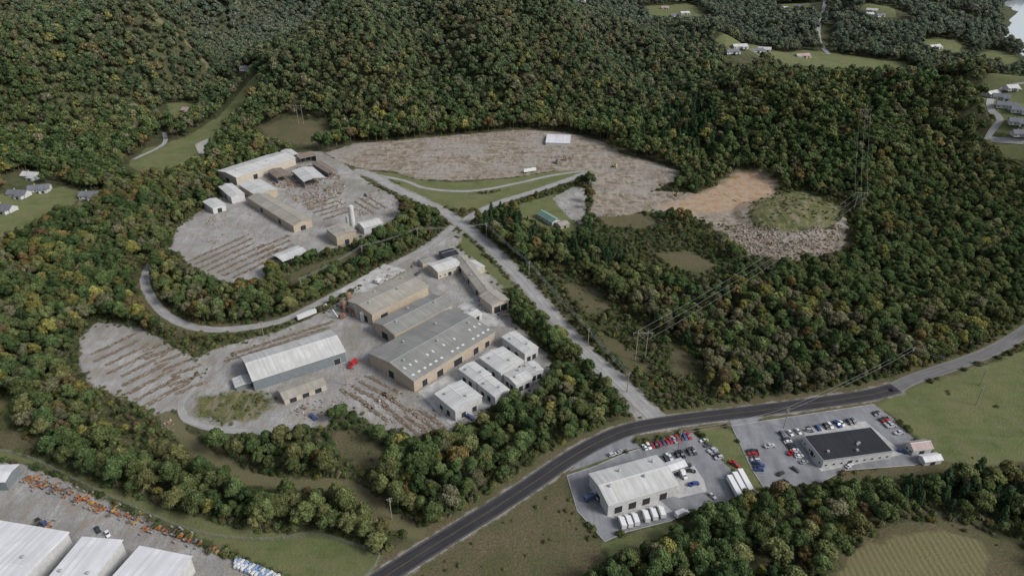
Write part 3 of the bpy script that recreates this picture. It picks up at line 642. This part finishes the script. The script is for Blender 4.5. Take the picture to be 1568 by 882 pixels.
def lrow(a,b,n,kinds,cols,dens=.85,j=.7,ang=1.1,s=.8):
    ra,rb=P(*a),P(*b)
    for i in range(n):
        t=i/n; x,y=ra[0]+(rb[0]-ra[0])*t+random.uniform(-j,j),ra[1]+(rb[1]-ra[1])*t+random.uniform(-j,j)
        if random.random()<dens: veh(random.choice(kinds),x,y,ang+random.gauss(0,.15)+random.choice([0,math.pi]),random.choice(cols),.02,s*random.uniform(.85,1.05))
OR=[(.28,.10,.03),(.22,.09,.035),(.32,.12,.03),(.16,.09,.055),(.09,.09,.09),(.32,.2,.05),(.12,.1,.09)]
lrow((44,732),(362,856),50,['boom_lift','generator_trailer','boom_lift'],OR,.85,.7,1.1,.72)
lrow((40,738),(250,822),30,['boom_lift','generator_trailer'],OR,.5,.7,1.1,.72)
lrow((60,795),(85,812),5,['boom_lift'],OR,.9,2)
for j in range(3): lrow((362,858+j*5),(432,886+j*5),13,['generator_trailer'],[(.65,.65,.66),(.6,.6,.6),(.2,.3,.45)],.95,.2,1.2,.9)
for u,v in[(150,812),(165,818),(60,800),(70,805),(290,870)]: vpx(cark(),u,v,u+5,v+9,anyc(),.02)
# ------------------------------------------------------------------ rows, debris
def rampmat(name,stops,rough=.9):
    m=newmat(name); g=G(m.node_tree); rp=g.n('ShaderNodeNewGeometry').outputs['Random Per Island']
    cr=g.n('ShaderNodeValToRGB',{0:rp}); el=cr.color_ramp.elements; el[0].color=(*stops[0][1],1); el[1].color=(*stops[-1][1],1)
    for t,c in stops[1:-1]: e_=el.new(t); e_.color=(*c,1)
    g.out(cr.outputs[0],rough,.15); return m
DEB=rampmat('mixed_debris',[(0,(.12,.09,.07)),(.25,(.18,.13,.09)),(.5,(.24,.21,.18)),(.7,(.20,.11,.07)),(.85,(.15,.15,.15)),(1,(.40,.38,.36))])
RUBB=rampmat('stone_rubble',[(0,(.13,.105,.08)),(.5,(.22,.18,.145)),(1,(.35,.315,.275))])
TMB=rampmat('timber_row_debris',[(0,(.11,.08,.058)),(.4,(.165,.125,.09)),(.75,(.22,.18,.14)),(1,(.30,.27,.235))])
BED=roadmat('row_bed_soil',(.145,.12,.09),(.205,.175,.14),.95,.6)
def rows(name,A,B,C,n,w=2.2,dens=.9,sz=1.1,mat=TMB,zs=.35):
    a,b,c=[P(*q)[:2] for q in(A,B,C)]; d=b-a; L=np.linalg.norm(d); d/=L; st=(c-a)/max(1,n-1); rz=math.atan2(d[1],d[0]); mb=MB(); nn=np.array([-d[1],d[0]])
    for r in range(n):
        o=a+st*r; off=random.uniform(-4,4)
        pl=np.array([o+d*(off+t) for t in np.arange(0,L,2.)]); strip(name+'_bed',pl,w*1.25,.045,BED,.45)
        k=int(L*dens)
        for i in range(k):
            if random.random()<.15: continue
            q=o+d*(i/k*L+off)+nn*random.gauss(0,w/4.5); s=sz*random.uniform(.3,1.1)
            mb.box((q[0],q[1],zs*s*.4+.05),(s*random.uniform(.6,2.2),s*random.uniform(.3,.9),zs*s),0,rz+random.choice([0,0,math.pi/2])+random.gauss(0,.2))
    mb.obj(name,[mat])
rows('timber_stack_rows',(135,545),(205,512),(222,622),9,2.6,2.2)
rows('timber_stack_rows',(212,540),(262,522),(272,602),7,2.6,2.2)
rows('timber_stack_rows',(285,402),(375,362),(352,428),7,2.6,2.)
rows('timber_stack_rows',(385,385),(440,362),(400,405),4,2.6,2.)
rows('timber_stack_rows',(345,546),(505,494),(352,551),2,2.5,1.8,1.2)
rows('timber_stack_rows',(560,575),(612,602),(528,600),4,2.2,1.8)
rows('timber_stack_rows',(640,625),(680,655),(615,645),4,2.2,1.8)
rows('timber_stack_rows',(560,620),(600,650),(590,605),3,2.2,1.6)
rows('timber_stack_rows',(470,315),(520,300),(500,335),5,2.5,1.6,1.3)
rows('timber_stack_rows',(560,300),(590,318),(545,310),3,2.2,1.4,1.)
def debris(name,poly,n,s0,s1,mat=DEB,zz=.6,clu=.6):
    pw=PP(poly); mn,mx=pw.min(0),pw.max(0); k=0; mb=MB()
    cen=[(random.uniform(mn[0],mx[0]),random.uniform(mn[1],mx[1])) for _ in range(max(3,n//60))]
    while k<n:
        if random.random()<clu: c=random.choice(cen); x,y=c[0]+random.gauss(0,5),c[1]+random.gauss(0,5)
        else: x,y=random.uniform(mn[0],mx[0]),random.uniform(mn[1],mx[1])
        if sdpoly(np.array([x]),np.array([y]),pw)[0]<0: k+=.2; continue
        s=random.uniform(s0,s1)*random.uniform(.4,1); mb.box((x,y,float(H(x,y))+s*zz*.35),(s*random.uniform(.5,2),s,s*zz),0,random.uniform(0,3),random.uniform(.5,1),ry=random.gauss(0,.25)); k+=1
    mb.obj(name,[mat])
debris('demolition_debris',[(400,275),(440,255),(500,255),(530,280),(520,320),(480,325),(440,300)],1400,.5,2.3)
debris('demolition_debris',[(560,290),(600,300),(615,325),(560,350),(545,320)],300,.4,1.4)
debris('rubble_piles',RUBP,2200,.4,2.,RUBB,.7,.7)
debris('rubble_piles',[(1020,285),(1060,290),(1050,310),(1000,300)],260,.4,1.5,RUBB)
debris('rubble_piles',[(920,250),(1000,252),(1030,270),(960,285)],420,.3,1.3,RUBB)
debris('rubble_piles',[(840,240),(880,238),(870,255),(830,256)],180,.4,1.8)
debris('rubble_piles',[(530,232),(800,205),(880,215),(840,245),(700,270),(600,258)],1500,.3,1.3,DEB,.5,.5)
debris('yard_clutter',[(520,440),(580,410),(640,400),(700,420),(620,420),(560,450)],60,.5,2.)
debris('yard_clutter',[(560,590),(640,605),(700,640),(650,665),(590,655)],240,.4,1.4)
debris('yard_clutter',[(440,630),(520,600),(540,560),(560,600),(520,620),(480,650)],200,.4,1.5)
debris('yard_clutter',[(330,320),(380,325),(440,365),(400,380),(300,370)],220,.4,1.4)
debris('yard_clutter',[(200,640),(260,636),(275,660),(230,660)],60,.5,1.6)
debris('yard_clutter',[(690,380),(735,400),(780,480),(760,500),(700,430),(660,400)],120,.4,1.6)
debris('yard_clutter',[(660,610),(740,600),(830,575),(830,600),(740,640),(690,655)],110,.4,1.8)
def fence(pts,h=2.4,step=4):
    pl=catmull(PP(pts),step); mb=MB()
    for i,q in enumerate(pl):
        mb.cyl((q[0],q[1],h/2),.06,h,0,6)
        if i:
            a=pl[i-1]
            for z in(.3,.8,1.3,1.8,2.3): mb.beam((a[0],a[1],z),(q[0],q[1],z),.035,0)
    mb.obj('chain_link_fence',[STEEL])
fence([(-30,685),(45,702),(120,738),(200,775),(300,815),(400,828),(480,820),(540,835),(582,852),(560,885)])
def pole(u,v,h=11):
    p=P(u,v); mb=MB(); mb.cyl((0,0,h/2),.26,h,0,8,.18); mb.box((0,0,h-.8),(2.8,.18,.2),0,.4); mb.box((0,0,h-1.8),(1.9,.14,.16),0,.4)
    for s in(-1.1,0,1.1): mb.cyl((s*.92,s*.39,h-.6),.07,.3,1,6)
    mb.cyl((.3,.0,h-2.6),.25,.8,1,8); mb.obj('utility_pole',[WOODL,STEEL],None,tuple(p)); return p+np.array([0,0,h-.6])
def htower(u,v,h=20):
    p=P(u,v); mb=MB()
    for s in(-3,3): mb.cyl((s,0,h/2),.3,h,0,8,.2)
    mb.box((0,0,h-1.5),(12,.28,.34),0); mb.beam((-3,0,h-2),(3,0,h-8),.18,0); mb.beam((3,0,h-2),(-3,0,h-8),.18,0)
    for s in(-5.6,0,5.6): mb.cyl((s,0,h-2.6),.12,1.6,1,6)
    mb.obj('transmission_tower',[WOODL,STEEL],None,tuple(p)); return p+np.array([0,0,h-3])
def wires(a,b,offs,sag=3):
    mb=MB(); d=(b-a); n=np.array([-d[1],d[0],0]); n/=np.linalg.norm(n); K=14
    for o in offs:
        pr=None
        for i in range(K+1):
            t=i/K; q=a+d*t+n*o; q=q-np.array([0,0,sag*4*t*(1-t)])
            if pr is not None: mb.beam(pr,q,.07)
            pr=q
    mb.obj('power_lines',[STEEL])
t1=htower(980,552,22); t2=htower(1310,330,23); wires(t1,t2,(-5,0,5),6)
t3=htower(461,190,24); t5=htower(1318,200,24); wires(t2,t5,(-5,0,5),5)
ps=[pole(u,v,14) for u,v in[(463,452),(556,400),(640,372),(745,365),(810,425),(900,530),(960,600)]]
for a,b in zip(ps[:-1],ps[1:]): wires(a,b,(-1,0,1),1.5)
ps=[pole(u,v,14) for u,v in[(1038,690),(1200,655),(1390,560),(1500,590)]]
for a,b in zip(ps[:-1],ps[1:]): wires(a,b,(-1,1),2)
for u,v in[(926,205),(1206,470),(1494,620),(530,590),(600,795),(405,520)]: pole(u,v,14)
# ------------------------------------------------------------------ trees
m=newmat('foliage'); g=G(m.node_tree)
tcn=attr(g,'tcol','INSTANCER').outputs['Color']; lv=attr(g,'lv').outputs['Fac']  # lv scales leaf tone; crown shade is painted into it
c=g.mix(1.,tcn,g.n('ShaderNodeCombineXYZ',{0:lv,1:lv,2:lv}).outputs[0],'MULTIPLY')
df=g.n('ShaderNodeBsdfDiffuse',{'Color':c}); o_=g.n('ShaderNodeOutputMaterial',{0:df.outputs[0]}); FOL=m
BARK=simple('bark',(.10,.08,.06),.95,.1,.3,2.)
bm=bmesh.new(); bmesh.ops.create_icosphere(bm,subdivisions=2,radius=1); ICO=np.array([v.co[:] for v in bm.verts]); ICF=np.array([[v.index for v in f.verts] for f in bm.faces]); bm.free()
bm=bmesh.new(); bmesh.ops.create_icosphere(bm,subdivisions=1,radius=1); ICO1=np.array([v.co[:] for v in bm.verts]); ICF1=np.array([[v.index for v in f.verts] for f in bm.faces]); bm.free()
def proto(name,kind,seed,lod=0):
    r=np.random.default_rng(seed); V=[];F=[];Lv=[];M=[]
    def addv(v,f,l,mi):
        o=sum(len(a) for a in V); V.append(v); Lv.append(l)
        for q in f: F.append([int(o+i) for i in q]); M.append(mi)
    def quads(c,nrm,sz,l):
        n=len(c); a=r.normal(size=(n,3)); t=np.cross(nrm,a); t/=np.linalg.norm(t,axis=1)[:,None]+1e-9; b=np.cross(nrm,t)
        s=sz[:,None]; v=np.stack([c-t*s-b*s*.6,c+t*s-b*s*.5,c+t*s*.8+b*s*.7,c-t*s*.7+b*s*.6],1).reshape(-1,3)
        addv(v,np.arange(4*n).reshape(-1,4),np.repeat(l,4),0)
    def limb(p0,p1,r0,r1,k=6):
        p0,p1=np.array(p0,float),np.array(p1,float); d=p1-p0; d/=np.linalg.norm(d); a=np.cross(d,[.3,.9,.1]); a/=np.linalg.norm(a); b=np.cross(d,a); v=[]
        for p,rr in((p0,r0),(p1,r1)):
            for i in range(k): th=2*math.pi*i/k; v.append(p+rr*(a*math.cos(th)+b*math.sin(th)))
        addv(np.array(v),[(i,(i+1)%k,k+(i+1)%k,k+i) for i in range(k)],np.ones(2*k),1)
    if kind=='dec' or kind=='thin':
        cr=(4.4 if kind=='dec' else 3.6)*r.uniform(.85,1.12); cz=6.6
        limb((0,0,-.5),(0,0,5),.28,.18)
        nl=(15 if lod==0 else 10) if kind=='dec' else 11
        ecc=r.uniform(-.25,.25); ea=r.uniform(0,6.28)
        for i in range(nl):
            th=2.4*i+r.uniform(-.6,.6); q=math.sqrt((i+.3)/nl); rad=cr*.72*q*(1+ecc*math.cos(th-ea)); rl=r.uniform(1.05,2.0)*(1 if kind=='dec' else .8)*(1.15 if lod else 1)
            z=cz+3.1*(1-q*q)+r.uniform(-.9,.8)-.6*q
            c0=np.array([rad*math.cos(th),rad*math.sin(th),z])
            limb((0,0,r.uniform(3,5)),c0,.11,.03,4 if lod==0 else 3)
            lb=r.uniform(.76,1.26)*(1.1-.25*q); I,J=(ICO,ICF) if lod==0 else (ICO1,ICF1)
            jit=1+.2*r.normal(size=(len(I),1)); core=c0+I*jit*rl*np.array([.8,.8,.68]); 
            if kind=='dec': addv(core,J,np.clip(.52*lb+.3*I[:,2],.24,1.1),0)  # inner core coloured darker, most underneath, as painted crown shade
            n=(130 if kind=='dec' else 85) if lod==0 else 55
            d=r.normal(size=(n,3)); d[:,2]=np.abs(d[:,2])*1.1-.45; d/=np.linalg.norm(d,axis=1)[:,None]
            c=c0+d*rl*np.array([1,1,.82])*r.uniform(.78,1.18,size=(n,1))
            nn=d+.4*r.normal(size=(n,3))+np.array([0,0,.35]); nn/=np.linalg.norm(nn,axis=1)[:,None]
            quads(c,nn,r.uniform(.17,.42,n)*(1.6 if lod else 1),lb*r.uniform(.66,1.34,n)*(.88+.34*d[:,2]))  # random leaf tone, plus painted shading: lighter lobe tops, darker undersides
    elif kind=='pine':
        limb((0,0,-.5),(0,0,11.5),.25,.04)
        for k in range(15 if lod==0 else 10):
            z=1.8+k*.68*(1 if lod==0 else 1.5); K=15. if lod==0 else 10.; R=3.1*(1-(k/K)**1.2)+.35; nb=max(5,int(11*(1-k/17))) if lod==0 else 6
            for j in range(nb):
                th=2*math.pi*(j+r.uniform(0,.6))/nb+k; n=26 if lod==0 else 14
                t=r.uniform(.15,1,n); w=.5*(1-t*.5)
                c=np.stack([R*t*math.cos(th)+w*r.normal(size=n)*.6,R*t*math.sin(th)+w*r.normal(size=n)*.6,z-t*R*.28+r.normal(size=n)*.15],1)
                nn=np.stack([.4*math.cos(th)+.5*r.normal(size=n),.4*math.sin(th)+.5*r.normal(size=n),np.ones(n)],1); nn/=np.linalg.norm(nn,axis=1)[:,None]
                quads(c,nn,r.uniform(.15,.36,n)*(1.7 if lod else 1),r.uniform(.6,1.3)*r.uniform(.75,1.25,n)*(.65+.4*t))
    else:
        for i in range(6):
            th=r.uniform(0,6.28); rad=r.uniform(0,1.3); rl=r.uniform(.6,1.1); c0=np.array([rad*math.cos(th),rad*math.sin(th),rl*.8]); lb=r.uniform(.75,1.25)
            limb((0,0,-.2),c0,.06,.02,4)
            n=70; d=r.normal(size=(n,3)); d[:,2]=np.abs(d[:,2])-.3; d/=np.linalg.norm(d,axis=1)[:,None]
            nn=d+.4*r.normal(size=(n,3))+np.array([0,0,.3]); nn/=np.linalg.norm(nn,axis=1)[:,None]
            quads(c0+d*rl*r.uniform(.6,1.15,size=(n,1)),nn,r.uniform(.12,.3,n),lb*r.uniform(.7,1.3,n))
    me=bpy.data.meshes.new(name); me.from_pydata(np.concatenate(V).tolist(),[],F); me.materials.append(FOL); me.materials.append(BARK)
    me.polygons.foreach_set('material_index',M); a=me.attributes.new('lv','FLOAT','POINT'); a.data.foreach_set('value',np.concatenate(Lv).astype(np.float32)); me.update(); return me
coll=bpy.data.collections.new('tree_forms')
protos=[]
for i in range(7): protos.append(proto('a%02d_deciduous_tree'%i,'dec',100+i))
for i in range(2): protos.append(proto('b%02d_thin_tree'%i,'thin',200+i))
for i in range(3): protos.append(proto('c%02d_pine_tree'%i,'pine',300+i))
for i in range(3): protos.append(proto('d%02d_shrub'%i,'shrub',400+i))
for i in range(6): protos.append(proto('e%02d_deciduous_tree'%i,'dec',500+i,1))
for i in range(2): protos.append(proto('f%02d_pine_tree'%i,'pine',600+i,1))
for me in protos: coll.objects.link(bpy.data.objects.new(me.name,me))
def cand(x0,x1,y0,y1,s):
    a,b=np.meshgrid(np.arange(x0,x1,s),np.arange(y0,y1,s*.87)); a=a+(np.arange(a.shape[0])%2)[:,None]*s/2
    a=a.ravel()+rng.uniform(-.42,.42,a.size)*s; b=b.ravel()+rng.uniform(-.42,.42,b.size)*s; m=np.abs(a)<b*.92+90; return a[m],b[m]
xa,ya=cand(-900,900,120,700,6.6); xb,yb=cand(-1500,1500,700,1350,8.6); xc,yc=cand(-2200,2200,1350,2500,11.5)
tx=np.r_[xa,xb,xc]; ty=np.r_[ya,yb,yc]; sp=np.r_[np.full(len(xa),6.6),np.full(len(xb),8.6),np.full(len(xc),11.5)]
def clear(x,y):
    s=np.full(x.shape,-30.)
    for k in('lawn','gravel','redfill','orange','plow','cap','meadow'):
        for p in CLW[k]: s=np.maximum(s,sdpoly(x,y,p))
    for k,(pl,w) in RW.items(): s=np.maximum(s,sdline(x,y,pl,w+3))
    s=np.maximum(s,sdline(x,y,RW['main'][0],19))
    for pl,w in PATHL: s=np.maximum(s,sdline(x,y,pl,w))
    for p in WATER+[LOTA,LOTB]: s=np.maximum(s,sdpoly(x,y,p))
    for c,u,n,w,d in FOOT:
        lx=(x-c[0])*u[0]+(y-c[1])*u[1]; ly=(x-c[0])*n[0]+(y-c[1])*n[1]
        s=np.maximum(s,np.clip(np.minimum(w/2+1.5-np.abs(lx),d/2+1.5-np.abs(ly)),-30,5))
    return s
ht=rng.uniform(.62,1.3,tx.size)+.25*vn(tx,ty,60,1)
ht=np.clip(ht,.5,1.55)
SCR=[PP(p) for p in [
 [(770,400),(860,405),(905,430),(960,470),(1010,520),(1080,590),(1110,622),(1020,632),(960,575),(880,490),(830,440)],
 [(905,330),(1090,345),(1110,380),(1130,430),(1060,440),(960,400),(900,365)],
 [(240,495),(300,520),(400,515),(300,545),(250,520)],
 [(480,640),(560,650),(600,690),(540,700),(480,680)],
 [(1090,340),(1300,300),(1330,400),(1150,420)],[(400,190),(500,180),(510,215),(430,225)],
 [(440,415),(560,375),(560,400),(450,445)],[(1330,780),(1400,770),(1500,800),(1568,840),(1568,870),(1500,850),(1400,810)],
 [(180,600),(250,640),(300,700),(240,720),(120,640)],
 [(780,440),(830,470),(880,520),(940,590),(950,610),(900,570),(840,510),(800,480)]]]
scr=np.full(tx.shape,-30.)
for p in SCR: scr=np.maximum(scr,sdpoly(tx,ty,p))
PINE=[PP(p) for p in [[(745,325),(790,330),(850,355),(900,350),(980,400),(940,420),(860,400),(790,380),(745,355)],[(1360,740),(1568,715),(1590,800),(1480,790),(1380,770)],[(1050,140),(1120,220),(1040,250),(1000,200)]]]
pin=np.full(tx.shape,-30.)
for p in PINE: pin=np.maximum(pin,sdpoly(tx,ty,p))
BRN=PP([(980,470),(1100,440),(1250,470),(1390,540),(1380,590),(1110,620),(1060,560)]); brn=sdpoly(tx,ty,BRN)
isscr=scr+6*vn(tx,ty,12,3)>0
ht=np.where(isscr,ht*.5,ht); ht=np.where(sp>10,ht*1.5,np.where(sp>8,ht*1.25,ht*.97))
occ=10*ht*ty/np.maximum(120,CH-H(tx,ty))
c0=clear(tx,ty); c1=clear(tx,ty+.72*occ); c2=clear(tx,ty+.36*occ)
keep=(c0<-1.3)&(c1<.5)&(c2<0)
keep&=~(isscr&(rng.random(tx.size)<.35))
keep&=rng.random(tx.size)>.03
bx,by=cand(-450,480,130,640,3.2); bc=clear(bx,by)
md=np.full(bx.shape,-30.)
for p in CLW['meadow']: md=np.maximum(md,sdpoly(bx,by,p))
md=np.minimum(md,-sdpoly(bx,by,CLW['plow'][0]))
hard=np.full(bx.shape,-30.)
for k,(pl,w) in RW.items(): hard=np.maximum(hard,sdline(bx,by,pl,w+2))
for p in [LOTA,LOTB]: hard=np.maximum(hard,sdpoly(bx,by,p))
for c,u,n,w,d in FOOT:
    lx=(bx-c[0])*u[0]+(by-c[1])*u[1]; ly=(bx-c[0])*n[0]+(by-c[1])*n[1]; hard=np.maximum(hard,np.clip(np.minimum(w/2+1.5-np.abs(lx),d/2+1.5-np.abs(ly)),-30,5))
bs=np.full(bx.shape,-30.)
for p in SCR: bs=np.maximum(bs,sdpoly(bx,by,p))
capd=np.full(bx.shape,-30.)
for p in CLW['cap']: capd=np.maximum(capd,sdpoly(bx,by,p))
rbd=sdpoly(bx,by,RUBW)
yd=np.full(bx.shape,-30.)
for p in CLW['gravel'][:5]+CLW['redfill']: yd=np.maximum(yd,sdpoly(bx,by,p))
rr=rng.random(bx.size); nzb=vn(bx,by,14,5)
bk=(hard<0)&(((bc<0)&(bc>-17)&(rr<.72))|((md>0)&(rr<.03+.35*np.clip(nzb-.1,0,1)))|((bs>-3)&(bc<0)&(rr<.65))|((capd>-3)&(rr<.12+.5*np.clip(nzb,0,1)))|((rbd>-4)&(rr<.05+.55*np.clip(nzb,0,1)))|((yd>0)&(yd<5)&(rr<.30*(1-yd/5)+.1*(nzb>.2))))
inmd=((md>0)|(yd>0)|(capd>0))[bk]
bx,by=bx[bk],by[bk]
tx,ty,ht,pin_,scr_,sp_,brn_=tx[keep],ty[keep],ht[keep],pin[keep],isscr[keep],sp[keep],brn[keep]>-5
N=len(tx); r1=rng.random(N)
vi=rng.integers(0,7,N); vi=np.where(scr_&(r1<.5),rng.integers(7,9,N),vi); vi=np.where(brn_&(r1<.35),rng.integers(7,9,N),vi); vi=np.where((r1>.97),rng.integers(9,12,N),vi); vi=np.where((pin_>-2)&(rng.random(N)<.7),rng.integers(9,12,N),vi); vi=np.where(scr_&(r1>.8),rng.integers(12,15,N),vi)
isp=(vi>=9)&(vi<12)
far=ty>640; vi=np.where(far&(vi<9),rng.integers(15,21,N),vi); vi=np.where(far&isp,rng.integers(21,23,N),vi)
pal=np.array([(.050,.076,.030),(.064,.090,.034),(.084,.102,.040),(.110,.112,.046),(.21,.18,.05),(.18,.11,.045),(.135,.078,.05),(.14,.118,.082)])
def colours(x,y,n,scrub,warm):
    r=rng.random(n); a=vn(x,y,55,2); b=vn(x,y,120,4); c2=vn(x,y,33,7)
    t=np.clip(.46+.5*a+.33*rng.normal(size=n),0,.999); i=(t*3).astype(int); f=(t*3-i)[:,None]; c=pal[i]*(1-f)+pal[np.minimum(i+1,3)]*f
    pw=warm*(1+1.4*np.clip(c2,-.6,1))+.07*np.clip(b,0,1)
    def put(c,msk,k): c[msk]=.42*c[msk]+.58*pal[k]*rng.uniform(.75,1.1,(msk.sum(),1)); return c
    c=put(c,r<pw*.5,4); c=put(c,(r>=pw*.5)&(r<pw*.8),5); c=put(c,(r>=pw*.8)&(r<pw),6); c=put(c,(r>=pw)&(r<pw*1.8+.10*scrub),7)
    c*=rng.uniform(.72,1.28,(n,1)); return c
warm=np.where(ty<700,.05,.085)+np.where(tx<-180,.07,0)*(ty<650)+.09*brn_
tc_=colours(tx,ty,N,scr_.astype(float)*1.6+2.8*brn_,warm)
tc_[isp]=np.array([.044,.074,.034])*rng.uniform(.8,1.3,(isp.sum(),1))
haze=np.clip((ty-800)/1000,0,.6)[:,None]; tc_=tc_*(1-haze)+np.array([.122,.145,.120])*haze  # distance haze painted in: far foliage colour blended towards a pale tone
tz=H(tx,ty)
sx=ht*rng.uniform(.9,1.2,N); sc=np.stack([sx,sx,ht*rng.uniform(.9,1.2,N)],1)
sc[(vi>=12)&(vi<15)]*=1.9
Nb=len(bx); bcol=colours(bx,by,Nb,np.ones(Nb),np.full(Nb,.09)); bsz=rng.uniform(.5,1.3,Nb); bsz=np.where(inmd,bsz*.6,bsz); bcol[inmd]=bcol[inmd]*.6+np.array([.13,.12,.06])*.5
def scatter(name,x,y,z,rz,sc,vi,col):
    n=len(x); me=bpy.data.meshes.new(name); me.vertices.add(n); me.vertices.foreach_set('co',np.stack([x,y,z],1).astype(np.float32).ravel())
    for nm,tp,fld,dat in(('rz','FLOAT','value',rz),('sc','FLOAT_VECTOR','vector',sc),('vi','INT','value',vi),('tcol','FLOAT_COLOR','color',np.c_[col,np.ones(n)])):
        a=me.attributes.new(nm,tp,'POINT'); a.data.foreach_set(fld,(dat.astype(np.int32) if tp=='INT' else dat.astype(np.float32)).ravel())
    o=bpy.data.objects.new(name,me); scene.collection.objects.link(o)
    ng=bpy.data.node_groups.new(name+'_nodes','GeometryNodeTree'); ng.interface.new_socket('Geometry',in_out='INPUT',socket_type='NodeSocketGeometry'); ng.interface.new_socket('Geometry',in_out='OUTPUT',socket_type='NodeSocketGeometry')
    N_=ng.nodes; L_=ng.links; gi=N_.new('NodeGroupInput'); go=N_.new('NodeGroupOutput'); ip=N_.new('GeometryNodeInstanceOnPoints'); ci=N_.new('GeometryNodeCollectionInfo')
    ci.inputs['Collection'].default_value=coll; ci.inputs['Separate Children'].default_value=True; ci.inputs['Reset Children'].default_value=True
    def na(nm,t): q=N_.new('GeometryNodeInputNamedAttribute'); q.data_type=t; q.inputs[0].default_value=nm; return q.outputs[0]
    cx=N_.new('ShaderNodeCombineXYZ'); L_.new(na('rz','FLOAT'),cx.inputs[2])
    L_.new(gi.outputs[0],ip.inputs['Points']); L_.new(ci.outputs[0],ip.inputs['Instance']); ip.inputs['Pick Instance'].default_value=True
    L_.new(na('vi','INT'),ip.inputs['Instance Index']); L_.new(cx.outputs[0],ip.inputs['Rotation']); L_.new(na('sc','FLOAT_VECTOR'),ip.inputs['Scale']); L_.new(ip.outputs[0],go.inputs[0])
    md_=o.modifiers.new('scatter','NODES'); md_.node_group=ng
near=(ty<520)&(c0[keep]>-9)&(np.abs(tx)<ty*.8); idx=np.where(near)[0]; rng.shuffle(idx); solo=idx[:220]
names=['deciduous_tree']*7+['thin_tree']*2+['pine_tree']*3+['shrub']*3
for i in solo:
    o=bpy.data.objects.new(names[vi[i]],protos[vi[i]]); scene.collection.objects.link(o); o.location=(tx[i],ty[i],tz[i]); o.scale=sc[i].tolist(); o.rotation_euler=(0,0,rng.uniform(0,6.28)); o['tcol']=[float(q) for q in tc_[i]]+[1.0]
mk=np.ones(N,bool); mk[solo]=False
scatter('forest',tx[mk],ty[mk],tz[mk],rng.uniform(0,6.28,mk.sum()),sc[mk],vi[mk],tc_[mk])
scatter('undergrowth_bushes',bx,by,H(bx,by),rng.uniform(0,6.28,Nb),np.stack([bsz*1.1,bsz*1.1,bsz],1),rng.integers(12,15,Nb),bcol)
print('TREES',N,'BUSH',Nb,'GV',nx*ny)
# ------------------------------------------------------------------ light & camera
EL,AZ=37,112
w=bpy.data.worlds.new('World'); scene.world=w; w.use_nodes=True; nt=w.node_tree; bg=nt.nodes['Background']
sk=nt.nodes.new('ShaderNodeTexSky'); sk.sky_type='NISHITA'; sk.sun_disc=False; sk.sun_elevation=math.radians(EL); sk.sun_rotation=math.radians(AZ); sk.dust_density=2
hs=nt.nodes.new('ShaderNodeHueSaturation'); hs.inputs['Saturation'].default_value=.45; nt.links.new(sk.outputs[0],hs.inputs['Color']); nt.links.new(hs.outputs[0],bg.inputs[0]); bg.inputs[1].default_value=.15
sl=bpy.data.lights.new('sun','SUN'); sl.energy=3.2; sl.angle=math.radians(20); sl.color=(1,.98,.95); so=bpy.data.objects.new('sun',sl); scene.collection.objects.link(so)
el,az=math.radians(EL),math.radians(AZ); dv=Vector((math.cos(el)*math.sin(az),math.cos(el)*math.cos(az),math.sin(el))); so.rotation_euler=dv.to_track_quat('Z','Y').to_euler()
cd=bpy.data.cameras.new('camera'); cd.lens=24; cd.sensor_width=36; cd.clip_end=12000; cd.clip_start=1; co=bpy.data.objects.new('camera',cd); scene.collection.objects.link(co)
co.location=(0,0,CH); co.rotation_euler=(math.pi/2-TH,0,0); scene.camera=co
scene.view_settings.view_transform='Standard'; scene.view_settings.look='None'; scene.view_settings.exposure=0
